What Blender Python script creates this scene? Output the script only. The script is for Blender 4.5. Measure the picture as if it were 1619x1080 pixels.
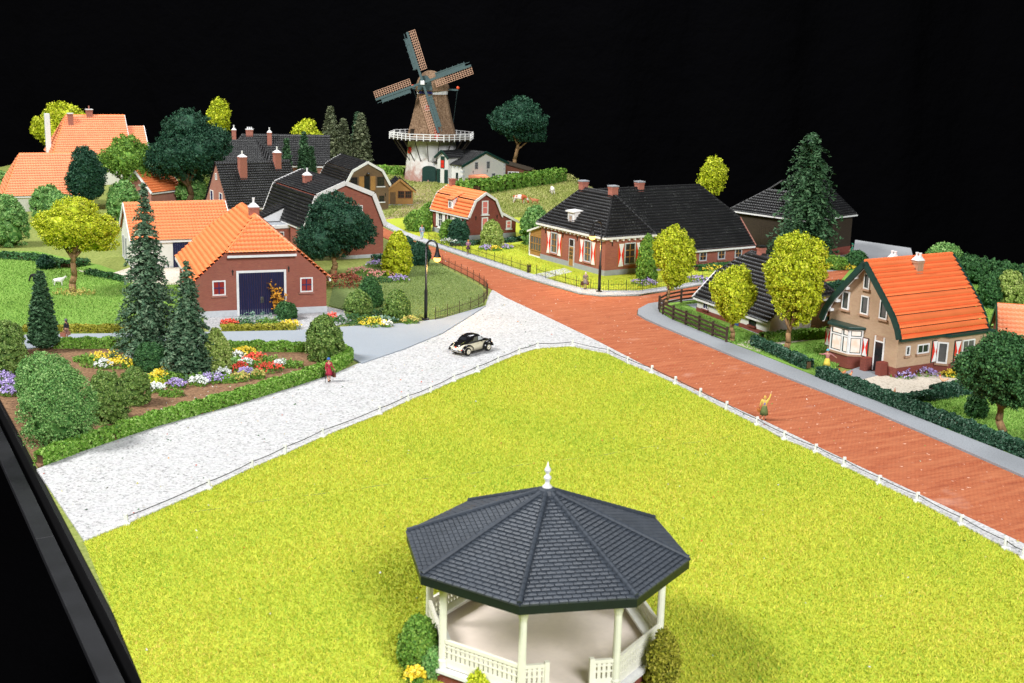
import bpy, bmesh, math, random
import numpy as np
from mathutils import Matrix, Vector
scene = bpy.context.scene
for o in list(bpy.data.objects): bpy.data.objects.remove(o)
COL = scene.collection
R = math.radians
# ------------------------------------------------------------------ camera, light, exposure
FPX, PITCH, ROLL, CAMH = 1985.3, R(13.1677), R(1.538), 24.0     # photo is 1619 x 1080
cam = bpy.data.cameras.new('camera'); camo = bpy.data.objects.new('camera', cam); COL.objects.link(camo)
cam.sensor_width = 36.0; cam.lens = FPX * 36.0 / 1619.0; cam.clip_start = 0.5; cam.clip_end = 2000
camo.matrix_world = Matrix.Translation((0, 0, CAMH)) @ Matrix.Rotation(math.pi/2 - PITCH, 4, 'X') @ Matrix.Rotation(ROLL, 4, 'Z')
cam.dof.use_dof = True; cam.dof.focus_distance = 112; cam.dof.aperture_fstop = 0.62
scene.camera = camo
w = bpy.data.worlds.new('World'); scene.world = w; w.use_nodes = True
w.node_tree.nodes['Background'].inputs[0].default_value = (0, 0, 0, 1)
w.node_tree.nodes['Background'].inputs[1].default_value = 0
def area_light(name, loc, target, size, watts, col):
    l = bpy.data.lights.new(name, 'AREA'); l.shape = 'DISK'; l.size = size; l.energy = watts; l.color = col
    o = bpy.data.objects.new(name, l); COL.objects.link(o); o.location = loc
    o.rotation_euler = (Vector(target) - Vector(loc)).to_track_quat('-Z', 'Y').to_euler()
area_light('studio_key_light', (-230, 40, 250), (0, 135, 0), 100, 1280000, (1, .985, .96))
area_light('studio_top_light', (0, 230, 150), (0, 190, 0), 80, 185000, (.98, .99, 1))
area_light('studio_fill_light', (110, -220, 190), (0, 130, 0), 140, 1330000, (.98, .99, 1))
vs = scene.view_settings; vs.view_transform = 'Standard'; vs.look = 'None'; vs.exposure = 0.2; vs.gamma = 1
# ------------------------------------------------------------------ ground coordinates
cP, sP, cR, sR = math.cos(PITCH), math.sin(PITCH), math.cos(ROLL), math.sin(ROLL)
def G(u, v, z=0.0):
    "ground (or height z) position of a point of the photograph"
    U, V = u - 809.5, v - 540; a = (U*cR + V*sR)/FPX; b = -(-U*sR + V*cR)/FPX
    t = (z - CAMH)/(-sP + b*cP)
    return Vector((a*t, (cP + b*sP)*t, z))
def PX(x, y, z):
    Z = y*cP - (z - CAMH)*sP; Y = y*sP + (z - CAMH)*cP
    u, v = FPX*x/Z, -FPX*Y/Z
    return 809.5 + u*cR - v*sR, 540 + u*sR + v*cR
def MPP(p): return (p[1]*cP - (p[2] - CAMH)*sP)/FPX
def HT(p, v):
    lo, hi = 0., 40.
    for i in range(40):
        m = (lo + hi)/2
        if PX(p[0], p[1], m)[1] > v: lo = m
        else: hi = m
    return lo
# ------------------------------------------------------------------ tagging and mesh helpers
def tag(o, label=None, cat=None, group=None, kind=None):
    if label: o['label'] = label
    if cat: o['category'] = cat
    if group: o['group'] = group
    if kind: o['kind'] = kind
    return o
def thing(name, label, cat, loc=(0, 0, 0), rz=0.0, group=None):
    o = bpy.data.objects.new(name, None); COL.objects.link(o); o.empty_display_size = .3
    o.location = loc; o.rotation_euler = (0, 0, rz)
    return tag(o, label, cat, group)
def link(name, me, parent=None):
    o = bpy.data.objects.new(name, me); COL.objects.link(o)
    if parent: o.parent = parent
    return o
def npmesh(name, V, F, mat, parent=None, var=None, smooth=False, kind=None):
    "V (n,3); F (m,k) uniform face size"
    V = np.asarray(V, np.float32); F = np.asarray(F, np.int32)
    me = bpy.data.meshes.new(name); m, k = F.shape
    me.vertices.add(len(V)); me.vertices.foreach_set('co', V.ravel())
    me.loops.add(m*k); me.loops.foreach_set('vertex_index', F.ravel())
    me.polygons.add(m); me.polygons.foreach_set('loop_start', np.arange(m, dtype=np.int32)*k)
    if smooth: me.polygons.foreach_set('use_smooth', np.ones(m, bool))
    me.update(calc_edges=True)
    if var is not None:
        a = me.attributes.new('var', 'FLOAT', 'FACE'); a.data.foreach_set('value', np.asarray(var, np.float32))
    if mat: me.materials.append(mat)
    o = link(name, me, parent)
    if kind: o['kind'] = kind
    return o
class MB:
    def __init__(s): s.v = []; s.f = []
    def add(s, vs, fs):
        n = len(s.v); s.v += [tuple(v) for v in vs]; s.f += [tuple(i + n for i in f) for f in fs]; return s
    def box(s, x0, x1, y0, y1, z0, z1):
        return s.hexa([(x0,y0,z0),(x1,y0,z0),(x1,y1,z0),(x0,y1,z0),(x0,y0,z1),(x1,y0,z1),(x1,y1,z1),(x0,y1,z1)])
    def hexa(s, p): return s.add(p, [(3,2,1,0),(4,5,6,7),(0,1,5,4),(1,2,6,5),(2,3,7,6),(3,0,4,7)])
    def beam(s, p0, p1, wd, ht, up=(0,0,1), c=(0.5,0.5)):
        p0, p1 = Vector(p0), Vector(p1); d = (p1 - p0).normalized(); sd = d.cross(Vector(up)).normalized(); u = sd.cross(d)
        P = []
        for q in (p0, p1):
            for a, b in ((-1,-1),(1,-1),(1,1),(-1,1)):
                P.append(q + sd*(wd*(a*.5 + .5 - c[0])) + u*(ht*(b*.5 + .5 - c[1])))
        return s.add(P, [(3,2,1,0),(4,5,6,7),(0,1,5,4),(1,2,6,5),(2,3,7,6),(3,0,4,7)])
    def tube(s, p0, p1, r0, r1=None, n=8, cap=True):
        r1 = r0 if r1 is None else r1
        p0, p1 = Vector(p0), Vector(p1); d = (p1 - p0).normalized()
        a = d.orthogonal().normalized(); b = d.cross(a); P = []
        for q, r in ((p0, r0), (p1, r1)):
            for i in range(n):
                t = 2*math.pi*i/n; P.append(q + a*(r*math.cos(t)) + b*(r*math.sin(t)))
        f = [(i, (i+1) % n, n + (i+1) % n, n + i) for i in range(n)]
        if cap: f += [tuple(range(n))[::-1], tuple(range(n, 2*n))]
        return s.add(P, f)
    def lathe(s, prof, n=16, c=(0,0,0), cap=True):
        P = []; m = len(prof)
        for r, z in prof:
            for i in range(n):
                t = 2*math.pi*i/n; P.append((c[0] + r*math.cos(t), c[1] + r*math.sin(t), c[2] + z))
        f = [(j*n+i, j*n+(i+1) % n, (j+1)*n+(i+1) % n, (j+1)*n+i) for j in range(m-1) for i in range(n)]
        if cap: f += [tuple(range(n))[::-1], tuple(range((m-1)*n, m*n))]
        return s.add(P, f)
    def prism(s, poly, ax, a0, a1):
        "poly 2D extruded: ax 'y' -> poly is (x,z); ax 'x' -> (y,z); ax 'z' -> (x,y)"
        def p3(p, a): return (p[0], a, p[1]) if ax == 'y' else (a, p[0], p[1]) if ax == 'x' else (p[0], p[1], a)
        n = len(poly); P = [p3(p, a0) for p in poly] + [p3(p, a1) for p in poly]
        return s.add(P, [tuple(range(n)), tuple(range(n, 2*n))[::-1]] + [(i, n+i, n+(i+1) % n, (i+1) % n) for i in range(n)])
    def ball(s, c, rx, ry, rz, n=10, m=7):
        P = []; c = Vector(c)
        for j in range(m+1):
            t = math.pi*j/m
            for i in range(n):
                p = 2*math.pi*i/n; P.append(c + Vector((rx*math.sin(t)*math.cos(p), ry*math.sin(t)*math.sin(p), rz*math.cos(t))))
        return s.add(P, [(j*n+i, (j+1)*n+i, (j+1)*n+(i+1) % n, j*n+(i+1) % n) for j in range(m) for i in range(n)])
    def build(s, name, mat, parent=None, smooth=False, bevel=0, label=None, kind=None, fixn=True):
        me = bpy.data.meshes.new(name); me.from_pydata(s.v, [], s.f)
        if fixn:
            bm = bmesh.new(); bm.from_mesh(me); bmesh.ops.recalc_face_normals(bm, faces=bm.faces); bm.to_mesh(me); bm.free()
        if mat: me.materials.append(mat)
        if smooth:
            me.polygons.foreach_set('use_smooth', [True]*len(me.polygons))
        o = link(name, me, parent)
        if bevel:
            b = o.modifiers.new('bevel', 'BEVEL'); b.width = bevel; b.segments = 2; b.limit_method = 'ANGLE'
        if label: o['label'] = label
        if kind: o['kind'] = kind
        return o
# ------------------------------------------------------------------ materials
class N:
    def __init__(s, name):
        s.m = bpy.data.materials.new(name); s.m.use_nodes = True; s.t = s.m.node_tree; s.b = s.t.nodes['Principled BSDF']
    def n(s, ty, **k):
        x = s.t.nodes.new(ty)
        for a, v in k.items(): setattr(x, a, v)
        return x
    def l(s, a, b): s.t.links.new(a, b)
    def coord(s): return s.n('ShaderNodeTexCoord').outputs['Object']
    def scaled(s, vec, sc):
        mp = s.n('ShaderNodeMapping'); mp.inputs['Scale'].default_value = sc; s.l(vec, mp.inputs[0]); return mp.outputs[0]
    def noise(s, vec, scale, detail=4, rough=.6):
        x = s.n('ShaderNodeTexNoise'); x.inputs['Scale'].default_value = scale; x.inputs['Detail'].default_value = detail; x.inputs['Roughness'].default_value = rough
        s.l(vec, x.inputs['Vector']); return x.outputs['Fac']
    def ramp(s, fac, stops):
        x = s.n('ShaderNodeValToRGB'); e = x.color_ramp.elements
        while len(e) < len(stops): e.new(.5)
        for el, (p, c) in zip(e, stops): el.position = p; el.color = (*c, 1) if len(c) == 3 else c
        s.l(fac, x.inputs[0]); return x.outputs[0]
    def mix(s, fac, a, b, mode='MIX'):
        x = s.n('ShaderNodeMix', data_type='RGBA', blend_type=mode)
        if isinstance(fac, float): x.inputs[0].default_value = fac
        else: s.l(fac, x.inputs[0])
        for q, i in ((a, 6), (b, 7)):
            if isinstance(q, tuple): x.inputs[i].default_value = (*q, 1)
            else: s.l(q, x.inputs[i])
        return x.outputs[2]
    def bump(s, h, st, d=.05):
        x = s.n('ShaderNodeBump'); x.inputs['Strength'].default_value = st; x.inputs['Distance'].default_value = d
        s.l(h, x.inputs['Height']); s.l(x.outputs[0], s.b.inputs['Normal'])
    def out(s, col, rough=.7, spec=.3):
        if isinstance(col, tuple): s.b.inputs['Base Color'].default_value = (*col, 1)
        else: s.l(col, s.b.inputs['Base Color'])
        s.b.inputs['Roughness'].default_value = rough; s.b.inputs['Specular IOR Level'].default_value = spec
        return s.m
def mul(c, k): return tuple(min(1, x*k) for x in c)
def plain(name, c, rough=.6, spec=.3, var=.14, scale=3., metal=0.):
    n = N(name); f = n.noise(n.coord(), scale); f2 = n.noise(n.coord(), scale*9, 3)
    col = n.ramp(f, [(.3, mul(c, 1-var)), (.7, mul(c, 1+var))])
    col = n.mix(n.ramp(f2, [(.45, (0, 0, 0)), (.75, (.35, .35, .35))]), col, mul(c, 1-1.6*var))
    n.b.inputs['Metallic'].default_value = metal; n.bump(f2, .15, .02)
    return n.out(col, rough, spec)
def leafmat(name, cols, spec=.25, rough=.6, dust_glare=True):
    n = N(name); a = n.n('ShaderNodeAttribute', attribute_name='var')
    k = len(cols); col = n.ramp(a.outputs['Fac'], [(.08 + .84*i/max(1, k-1), c) for i, c in enumerate(cols)])
    n.b.inputs['Subsurface Weight'].default_value = 0.0
    return n.out(col, rough, spec)
def brick(name, c1, c2, mortar, streak=.5, bw=.22, bh=.065):
    n = N(name); co = n.coord(); sp = n.n('ShaderNodeSeparateXYZ'); n.l(co, sp.inputs[0])
    ad = n.n('ShaderNodeMath', operation='ADD'); n.l(sp.outputs[0], ad.inputs[0]); n.l(sp.outputs[1], ad.inputs[1])
    cb = n.n('ShaderNodeCombineXYZ'); n.l(ad.outputs[0], cb.inputs[0]); n.l(sp.outputs[2], cb.inputs[1])
    b = n.n('ShaderNodeTexBrick'); n.l(cb.outputs[0], b.inputs['Vector']); b.inputs['Scale'].default_value = 1
    b.inputs['Brick Width'].default_value = bw; b.inputs['Row Height'].default_value = bh; b.inputs['Mortar Size'].default_value = .011
    b.inputs['Color1'].default_value = (*c1, 1); b.inputs['Color2'].default_value = (*c2, 1); b.inputs['Mortar'].default_value = (*mortar, 1)
    st = n.noise(n.scaled(cb.outputs[0], (1.1, 9, 1)), 1.3, 4, .7)
    col = n.mix(n.ramp(st, [(.57, (0,0,0)), (.66, (streak,)*3)]), b.outputs['Color'], mul(c1, .3))
    st2 = n.noise(n.scaled(cb.outputs[0], (1.0, 8, 1)), 1.7, 3, .7)
    col = n.mix(n.ramp(st2, [(.58, (0,0,0)), (.68, (streak*.8,)*3)]), col, (c1[0]*1.5, c1[1]*2.8, c1[2]*1.6))
    pz = n.noise(co, .5, 3); col = n.mix(n.ramp(pz, [(.35, (0,0,0)), (.75, (.35,)*3)]), col, mul(c2, .8))
    n.bump(b.outputs['Fac'], -.3, .01)
    return n.out(col, .8, .2)
def rooftile(name, c, rough=.42, spec=.4, var=.12, dust_glare=0.0, dust_glare_c=(.5,.5,.5)):
    n = N(name); co = n.coord(); f = n.noise(co, .6, 4); f2 = n.noise(co, 14, 2)
    col = n.ramp(f, [(.3, mul(c, 1-var)), (.7, mul(c, 1+var))]); col = n.mix(n.ramp(f2, [(.4, (0,0,0)), (.7, (.4,)*3)]), col, mul(c, 1-2*var))
    if dust_glare:  # pale flecks: real dust on black tiles, painted glare on pale orange
        f3 = n.noise(co, 9, 2, .5); f4 = n.noise(co, .7, 3)
        k = n.mix(1.0, n.ramp(f3, [(.60, (0,0,0)), (.68, (1,1,1))]), n.ramp(f4, [(.4, (.15,)*3), (.65, (1,1,1))]), 'MULTIPLY')
        mm = n.n('ShaderNodeMath', operation='MULTIPLY'); n.l(k, mm.inputs[0]); mm.inputs[1].default_value = dust_glare
        col = n.mix(mm.outputs[0], col, dust_glare_c)
    n.bump(f2, .2, .02)
    return n.out(col, rough, spec)
def wood(name, c, sc=(1, 1, 14), rough=.65):
    n = N(name); co = n.coord(); f = n.noise(n.scaled(co, sc), 2.2, 4, .65)
    col = n.ramp(f, [(.3, mul(c, .55)), (.7, mul(c, 1.3))]); n.bump(f, .3, .02)
    return n.out(col, rough, .25)
def speckle(name, c, dark, light=None, fs=9., amt=.5, big=.35, bumpst=.5, rough=.85):
    n = N(name); co = n.coord(); f = n.noise(co, fs, 3, .7); g = n.noise(co, big, 4)
    col = n.ramp(f, [(.30, dark), (.30 + .22*amt, c), (.8, light or mul(c, 1.12))])
    col = n.mix(n.ramp(g, [(.3, (0,0,0)), (.75, (.3,)*3)]), col, mul(c, .82)); n.bump(f, bumpst, .05)
    return n.out(col, rough, .2)
M = {}
M['orange'] = rooftile('orange_roof_tile', (.92, .28, .10), .42, .4, .08)
M['orange_tan'] = rooftile('deep_orange_roof_tile', (.90, .21, .07), .36, .5, .08)
M['orange_pale'] = rooftile('glare_paled_orange_tile', (.92, .33, .16), .45, .45, .08, .35, (.9,.62,.5))  # pinkish-white flecks put the roof glare into the tile colour
M['black'] = rooftile('black_roof_tile', (.014, .014, .016), .40, .45, .25, .55, (.34,.36,.34))
M['slate'] = rooftile('slate_shingle', (.046, .056, .072), .45, .4, .18)
M['ridgeblack'] = plain('black_ridge', (.012, .012, .013), .45, .4)
M['white'] = plain('white_paint', (.80, .80, .80), .5, .3, .06)
M['offwhite'] = plain('off_white_plaster', (.74, .73, .68), .8, .2, .07, 1.)
M['cream'] = plain('cream_plastic', (.82, .80, .70), .45, .35, .05)
M['creampost'] = plain('cream_post', (.80, .80, .68), .45, .35, .05)
M['floor'] = plain('gazebo_floor', (.76, .66, .60), .6, .25, .08, .5)
M['grey'] = plain('grey_plinth', (.33, .35, .38), .75, .2, .1)
M['lightgrey'] = plain('light_grey', (.55, .57, .6), .7, .2, .08)
M['brick'] = brick('red_brick', (.38, .105, .072), (.30, .08, .056), (.30, .16, .12))
M['brickdark'] = brick('dark_red_brick', (.25, .05, .035), (.19, .038, .028), (.22, .10, .08))
M['brickpink'] = brick('pink_brick', (.42, .16, .12), (.36, .13, .10), (.40, .24, .2), .3)
M['bricktan'] = brick('tan_brick', (.50, .33, .21), (.42, .26, .16), (.52, .40, .29), .2)
M['brickbrown'] = brick('brown_brick', (.20, .125, .07), (.15, .09, .05), (.2, .14, .09), .35)
M['whitebrick'] = brick('white_washed_brick', (.78, .77, .74), (.74, .73, .7), (.66, .65, .62), .05)
M['chimbrick'] = plain('chimney_brick', (.40, .155, .115), .8, .2, .18, 6)
M['chimtan'] = plain('chimney_tan_brick', (.42, .26, .17), .8, .2, .18, 6)
M['blue'] = wood('dark_blue_planks', (.012, .014, .06), (10, 10, .6), .45)
M['bluewin'] = plain('dark_blue_paint', (.02, .022, .10), .4, .4)
M['green'] = plain('dark_green_paint', (.012, .045, .038), .4, .4)
M['fascia'] = plain('black_green_paint', (.006, .014, .012), .45, .4)
M['redpane'] = plain('red_curtain_pane', (.30, .025, .02), .25, .5)
M['pinkpane'] = plain('pink_curtain_pane', (.75, .22, .2), .25, .5)
M['glass'] = plain('dark_glass', (.018, .02, .024), .12, .6)
M['glassgrey'] = plain('grey_glass', (.10, .10, .10), .15, .6)
M['ochre'] = wood('ochre_wood', (.40, .21, .065), (3, 3, 9))
M['plankbrown'] = wood('brown_planks', (.17, .10, .045), (7, 7, .7))
M['brownwood'] = wood('red_brown_wood', (.13, .045, .025), (1, 1, 9))
M['darkwood'] = wood('dark_brown_wood', (.045, .033, .022), (1, 1, 9))
M['fencewood'] = wood('fence_wood', (.065, .04, .028), (3, 3, 3))
M['red'] = plain('red_paint', (.72, .035, .02), .45, .35)
M['iron'] = plain('black_iron', (.010, .010, .011), .35, .5)
M['rustiron'] = plain('rusty_iron', (.055, .03, .02), .6, .3)
M['bark'] = wood('bark', (.30, .18, .085), (4, 4, 1.2), .85)
M['barkdark'] = wood('dark_bark', (.12, .07, .035), (4, 4, 1.2), .85)
M['thatch'] = speckle('thatch', (.24, .15, .09), (.06, .035, .02), (.48, .34, .23), 3.2, .9, .8, .8)
M['sailgreen'] = plain('grey_green_paint', (.07, .115, .12), .5, .3)
M['sailwood'] = plain('pale_lattice_wood', (.60, .36, .25), .6, .25, .1)
M['chrome'] = plain('chrome', (.7, .7, .72), .15, .6, .05, 3, 1.0)
M['carcream'] = plain('cream_car_paint', (.72, .66, .50), .25, .5, .04)
M['carblack'] = plain('black_car_paint', (.008, .008, .009), .14, .6, .04)
M['tyre'] = plain('tyre_rubber', (.012, .012, .012), .7, .3)
M['skin'] = plain('skin', (.62, .33, .21), .55, .3, .05)
# ------------------------------------------------------------------ ground materials
def _road():
    n = N('red_brick_paving'); co = n.coord()
    mp = n.n('ShaderNodeMapping'); mp.inputs['Rotation'].default_value = (0, 0, R(-28)); n.l(co, mp.inputs[0]); v = mp.outputs[0]
    b = n.n('ShaderNodeTexBrick'); n.l(v, b.inputs['Vector']); b.inputs['Scale'].default_value = 1; b.inputs['Brick Width'].default_value = .32; b.inputs['Row Height'].default_value = .16
    b.inputs['Mortar Size'].default_value = .018
    b.inputs['Color1'].default_value = (.47, .135, .058, 1); b.inputs['Color2'].default_value = (.37, .098, .044, 1); b.inputs['Mortar'].default_value = (.24, .055, .03, 1)
    st = n.noise(n.scaled(v, (.35, 2.6, 1)), .8, 5, .65)
    col = n.mix(n.ramp(st, [(.35, (.0,)*3), (.75, (.75,)*3)]), b.outputs['Color'], (.56, .21, .10))
    st2 = n.noise(n.scaled(v, (.5, 3, 1)), .5, 4, .7)
    col = n.mix(n.ramp(st2, [(.55, (0,)*3), (.8, (.55,)*3)]), col, (.20, .05, .03))
    sp = n.noise(v, 3.2, 2, .5); col = n.mix(n.ramp(sp, [(.70, (0,)*3), (.75, (.8,)*3)]), col, (.85, .55, .42))
    pa = n.noise(v, .22, 4, .6); col = n.mix(n.ramp(pa, [(.62, (0,)*3), (.8, (.45,)*3)]), col, (.75, .48, .38))
    n.bump(b.outputs['Fac'], -.4, .03)
    return n.out(col, .85, .12)
M['road'] = _road()
def _gravel():
    n = N('white_gravel'); co = n.coord(); v = n.n('ShaderNodeTexVoronoi'); v.inputs['Scale'].default_value = 4.2; n.l(co, v.inputs['Vector'])
    f = n.noise(co, 6.5, 3, .65); g = n.noise(co, .25, 4)
    col = n.ramp(f, [(.33, (.16, .16, .17)), (.43, (.44, .45, .48)), (.70, (.63, .64, .67))])
    col = n.mix(.25, col, v.outputs['Color'], 'SOFT_LIGHT')
    hs = n.n('ShaderNodeHueSaturation'); hs.inputs['Saturation'].default_value = .12; n.l(col, hs.inputs['Color'])
    col = n.mix(n.ramp(g, [(.35, (0,)*3), (.8, (.35,)*3)]), hs.outputs[0], (.5, .5, .52))
    n.bump(v.outputs['Distance'], .6, .06)
    return n.out(col, .9, .15)
M['gravel'] = _gravel()
M['greygravel'] = speckle('grey_gravel', (.48, .49, .51), (.12, .12, .13), (.7, .7, .7), 7., .9, .5)
M['beige'] = speckle('beige_gravel', (.72, .65, .55), (.30, .24, .17), (.8, .73, .62), 6., .8, .5)
M['card'] = speckle('pale_grey_card', (.33, .37, .42), (.25, .28, .32), (.38, .42, .47), 14., .6, .3, .15)
M['pave'] = speckle('grey_paving_card', (.30, .32, .35), (.16, .17, .18), (.36, .38, .41), 12., .7, .4, .2)
M['pave2'] = speckle('pale_grey_paving', (.38, .39, .41), (.25, .26, .27), (.45, .46, .48), 10., .7, .4, .2)
M['soil'] = speckle('brown_soil', (.25, .14, .075), (.05, .03, .02), (.42, .26, .15), 5.5, .9, .6, .9)
M['turf'] = speckle('yellow_green_turf', (.46, .53, .045), (.24, .36, .03), (.6, .57, .08), 6., .9, .15, .5)
M['lawn'] = speckle('green_turf', (.20, .37, .06), (.09, .20, .03), (.32, .48, .10), 6., .9, .2, .5)
M['olive'] = speckle('olive_turf', (.16, .22, .065), (.08, .12, .03), (.26, .32, .12), 6., .9, .2, .5)
M['meadow'] = speckle('meadow_turf', (.25, .30, .07), (.12, .16, .04), (.42, .42, .16), 3., .9, .12, .5)
M['path'] = speckle('bare_earth_path', (.40, .30, .19), (.2, .13, .08), (.55, .45, .3), 3., .8, .4, .6)
M['board'] = plain('black_board', (.006, .006, .007), .5, .3, .1, .6)
M['ledge'] = plain('dark_grey_ledge', (.013, .0135, .016), .5, .3, .35, .5)
def _cloth():
    n = N('black_cloth'); f = n.noise(n.coord(), .05, 5); n.bump(f, .6, 4.0)
    return n.out((.0012, .0012, .0016), .95, .02)
M['cloth'] = _cloth()
# ------------------------------------------------------------------ the setting
def sheet(name, pts, z, th, mat, px=True, label=None):
    P = [(G(*p) if px else Vector((*p, 0))) for p in pts]
    bm = bmesh.new(); vs_ = [bm.verts.new((p.x, p.y, z)) for p in P]; f = bm.faces.new(vs_)
    bmesh.ops.recalc_face_normals(bm, faces=[f])
    if f.normal.z < 0: f.normal_flip()
    ex = bmesh.ops.extrude_face_region(bm, geom=[f]); bmesh.ops.translate(bm, vec=(0, 0, -th), verts=[v for v in ex['geom'] if isinstance(v, bmesh.types.BMVert)])
    bmesh.ops.recalc_face_normals(bm, faces=bm.faces); bmesh.ops.triangulate(bm, faces=bm.faces)
    me = bpy.data.meshes.new(name); bm.to_mesh(me); bm.free(); me.materials.append(mat)
    o = link(name, me); o['kind'] = 'structure'
    if label: o['label'] = label
    return o
def smooth_path(pts, it=2):
    P = [tuple(p) for p in pts]
    for _ in range(it):
        Q = [P[0]]
        for a, b in zip(P, P[1:]):
            Q += [tuple(.75*x + .25*y for x, y in zip(a, b)), tuple(.25*x + .75*y for x, y in zip(a, b))]
        P = Q + [P[-1]]
    return P
GREEN_EDGE = [(133,857),(200,830),(330,774),(398,741),(450,719),(510,692),(600,656),(645,635),(680,621),(717,604),(755,589),(787,574),(820,561),(850,552),(905,549),(962,561),(993,576),(1030,591),(1068,608),(1107,628),(1148,649),(1197,673),(1240,696),(1290,716),(1335,739),(1390,766),(1450,794),(1520,831),(1590,869),(1619,884),(1720,936)]
LAWN = GREEN_EDGE + [(1720,1300),(340,1300),(225,1080)]
def W2(p): q = G(*p); return (q.x, q.y)
# board under everything (world coordinates)
L0, L1 = G(0, 640), G(228, 1085)
dl = (L0 - L1).normalized()
LA, LB = L1 - dl*16, L0 + dl*30
BOARD = [(LA.x, LA.y), (46, LA.y), (62, 128), (46, 146), (44, 160), (18, 182), (12, 226), (4, 256), (-30, 258), (-96, 250), (-96, LB.y+30), (LB.x, LB.y)]
sheet('base_board', BOARD, -.06, 1.6, M['board'], px=False)
BOARD_IN = [(LA.x+.3, LA.y), (46, LA.y), (61.7, 128), (45.8, 146), (43.8, 160), (17.8, 182), (11.8, 226), (3.8, 255.8), (-30, 257.8), (-95.5, 249.5), (-95.5, LB.y+30), (LB.x+.25, LB.y)]
sheet('ground', BOARD_IN, 0, .058, M['meadow'], px=False)
nrm = Vector((-dl.y, dl.x, 0));  nrm = nrm if nrm.x < 0 else -nrm
def ledge():
    mb = MB()
    for (s0, s1) in ((0, 9.3), (9.34, 34), (34.05, 90)):
        a, b = LA + dl*s0, LA + dl*s1
        mb.hexa([(*(a + nrm*.42)[:2], -.8), (*(b + nrm*.42)[:2], -.8), (*(b + nrm*1.3)[:2], -.8), (*(a + nrm*1.3)[:2], -.8),
                 (*(a + nrm*.42)[:2], -.45), (*(b + nrm*.42)[:2], -.45), (*(b + nrm*1.3)[:2], -.45), (*(a + nrm*1.3)[:2], -.45)])
    tag(mb.build('display_ledge', M['ledge'], bevel=.04), kind='structure')
ledge()
mb = MB(); mb.add([(-400,-100,-70),(400,-100,-70),(400,420,-70),(-400,420,-70)], [(0,1,2,3)]); tag(mb.build('room_floor', M['cloth']), kind='structure')
nx, nz = 120, 30; V = []
for j in range(nz+1):
    for i in range(nx+1):
        x = -330 + 660*i/nx; z = -70 + 260*j/nz
        V.append((x, 300 + 2.2*math.sin(x*.19 + .6*math.sin(z*.05)) + 1.4*math.sin(x*.47 + z*.03) + .02*abs(x), z))
F = [(j*(nx+1)+i, j*(nx+1)+i+1, (j+1)*(nx+1)+i+1, (j+1)*(nx+1)+i) for j in range(nz) for i in range(nx)]
tag(npmesh('black_backdrop', V, F, M['cloth'], smooth=True), kind='structure')
# sheets
sheet('green_lawn', LAWN, .02, .07, M['turf'])
GR_BACK = [(58,744),(130,716),(250,676),(380,640),(470,612),(530,592),(562,578),(640,553),(700,528),(750,498),(768,484),(772,470),(778,460),(800,462)]
ROAD_L = [(862,501),(945,541),(1030,585),(1118,627),(1210,668),(1330,726),(1450,782),(1560,834),(1619,862),(1720,912)]
sheet('gravel_square', GR_BACK + ROAD_L + GREEN_EDGE[::-1], .09, .12, M['gravel'])
ROAD_R = [(598,357),(640,377),(697,396),(745,413),(790,428),(830,442),(880,457),(915,467),(950,471),(1010,470),(1060,462),(1110,453),(1200,446),(1300,432),(1345,427),(1420,424),(1420,440),(1345,441),(1300,446),(1200,460),(1110,471),(1060,477),(1025,483),(1008,492),(1007,500),(1020,508),(1045,519),(1109,546),(1173,573),(1272,612),(1376,653),(1480,698),(1619,759),(1720,803)]
ROAD_LU = [(640,392),(690,413),(745,440),(776,458),(800,472)]
sheet('brick_road', ROAD_R + ROAD_L[::-1] + ROAD_LU[::-1] + [(585,366)], .11, .11, M['road'])
PAVE_IN = [(1720,770),(1619,732),(1500,685),(1400,645),(1290,600),(1190,560),(1120,533),(1060,508),(1042,497),(1040,489),(1055,482),(1110,476)]
sheet('right_pavement', [(1110,471.5),(1060,477.5),(1025,483.5),(1009,492),(1008,500),(1021,507.5),(1045,518.5),(1109,545.5),(1173,572.5),(1272,611.5),(1376,652.5),(1480,697.5),(1619,758.5),(1720,802)] + PAVE_IN, .24, .2, M['pave'])
sheet('verge_pavement', [(600,355),(641,375.5),(698,394.5),(746,411.5),(791,426.5),(831,440.5),(881,455.5),(916,465.5),(951,469.5),(1010,468.5),(1060,460.5),(1110,451.5),(1180,446),(1180,441),(1110,446),(1060,455),(1010,462),(955,462),(920,458),(885,449),(835,434),(795,420),(750,405),(700,389),(645,370),(606,350)], .2, .15, M['greygravel'])
sheet('driveway', [(-60,534),(100,531),(300,528),(470,525),(515,521),(560,518),(650,513),(700,505.5),(740,494),(768,485.5),(748,499),(700,529),(640,554),(572,577),(552,566),(540,559),(480,557),(350,556),(200,549),(80,551),(-60,560)], .16, .14, M['card'])
sheet('garden_bed', [(60,741),(130,714),(250,674),(380,638),(470,610),(530,590),(556,574),(553,564),(538,558),(380,556),(200,551),(80,552),(-30,560),(-30,602),(0,632)], .12, .1, M['soil'])
sheet('left_lawn', [(-60,530),(100,527),(300,524),(330,505),(300,440),(215,440),(160,420),(60,398),(-60,396)], .04, .03, M['lawn'])
sheet('yard_gravel', [(180,432),(120,428),(165,440),(225,452),(300,450),(330,425),(260,420),(205,424)], .06, .04, M['beige'])
sheet('barn_yard', [(470,523),(330,524),(318,500),(420,492),(518,486),(545,492),(560,508),(520,519)], .07, .05, M['greygravel'])
sheet('corner_lawn', [(520,484),(548,492),(562,516),(650,511),(700,503),(740,492),(764,483),(768,470),(760,455),(735,441),(690,418),(640,408),(580,418),(530,440)], .09, .07, M['olive'])
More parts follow.
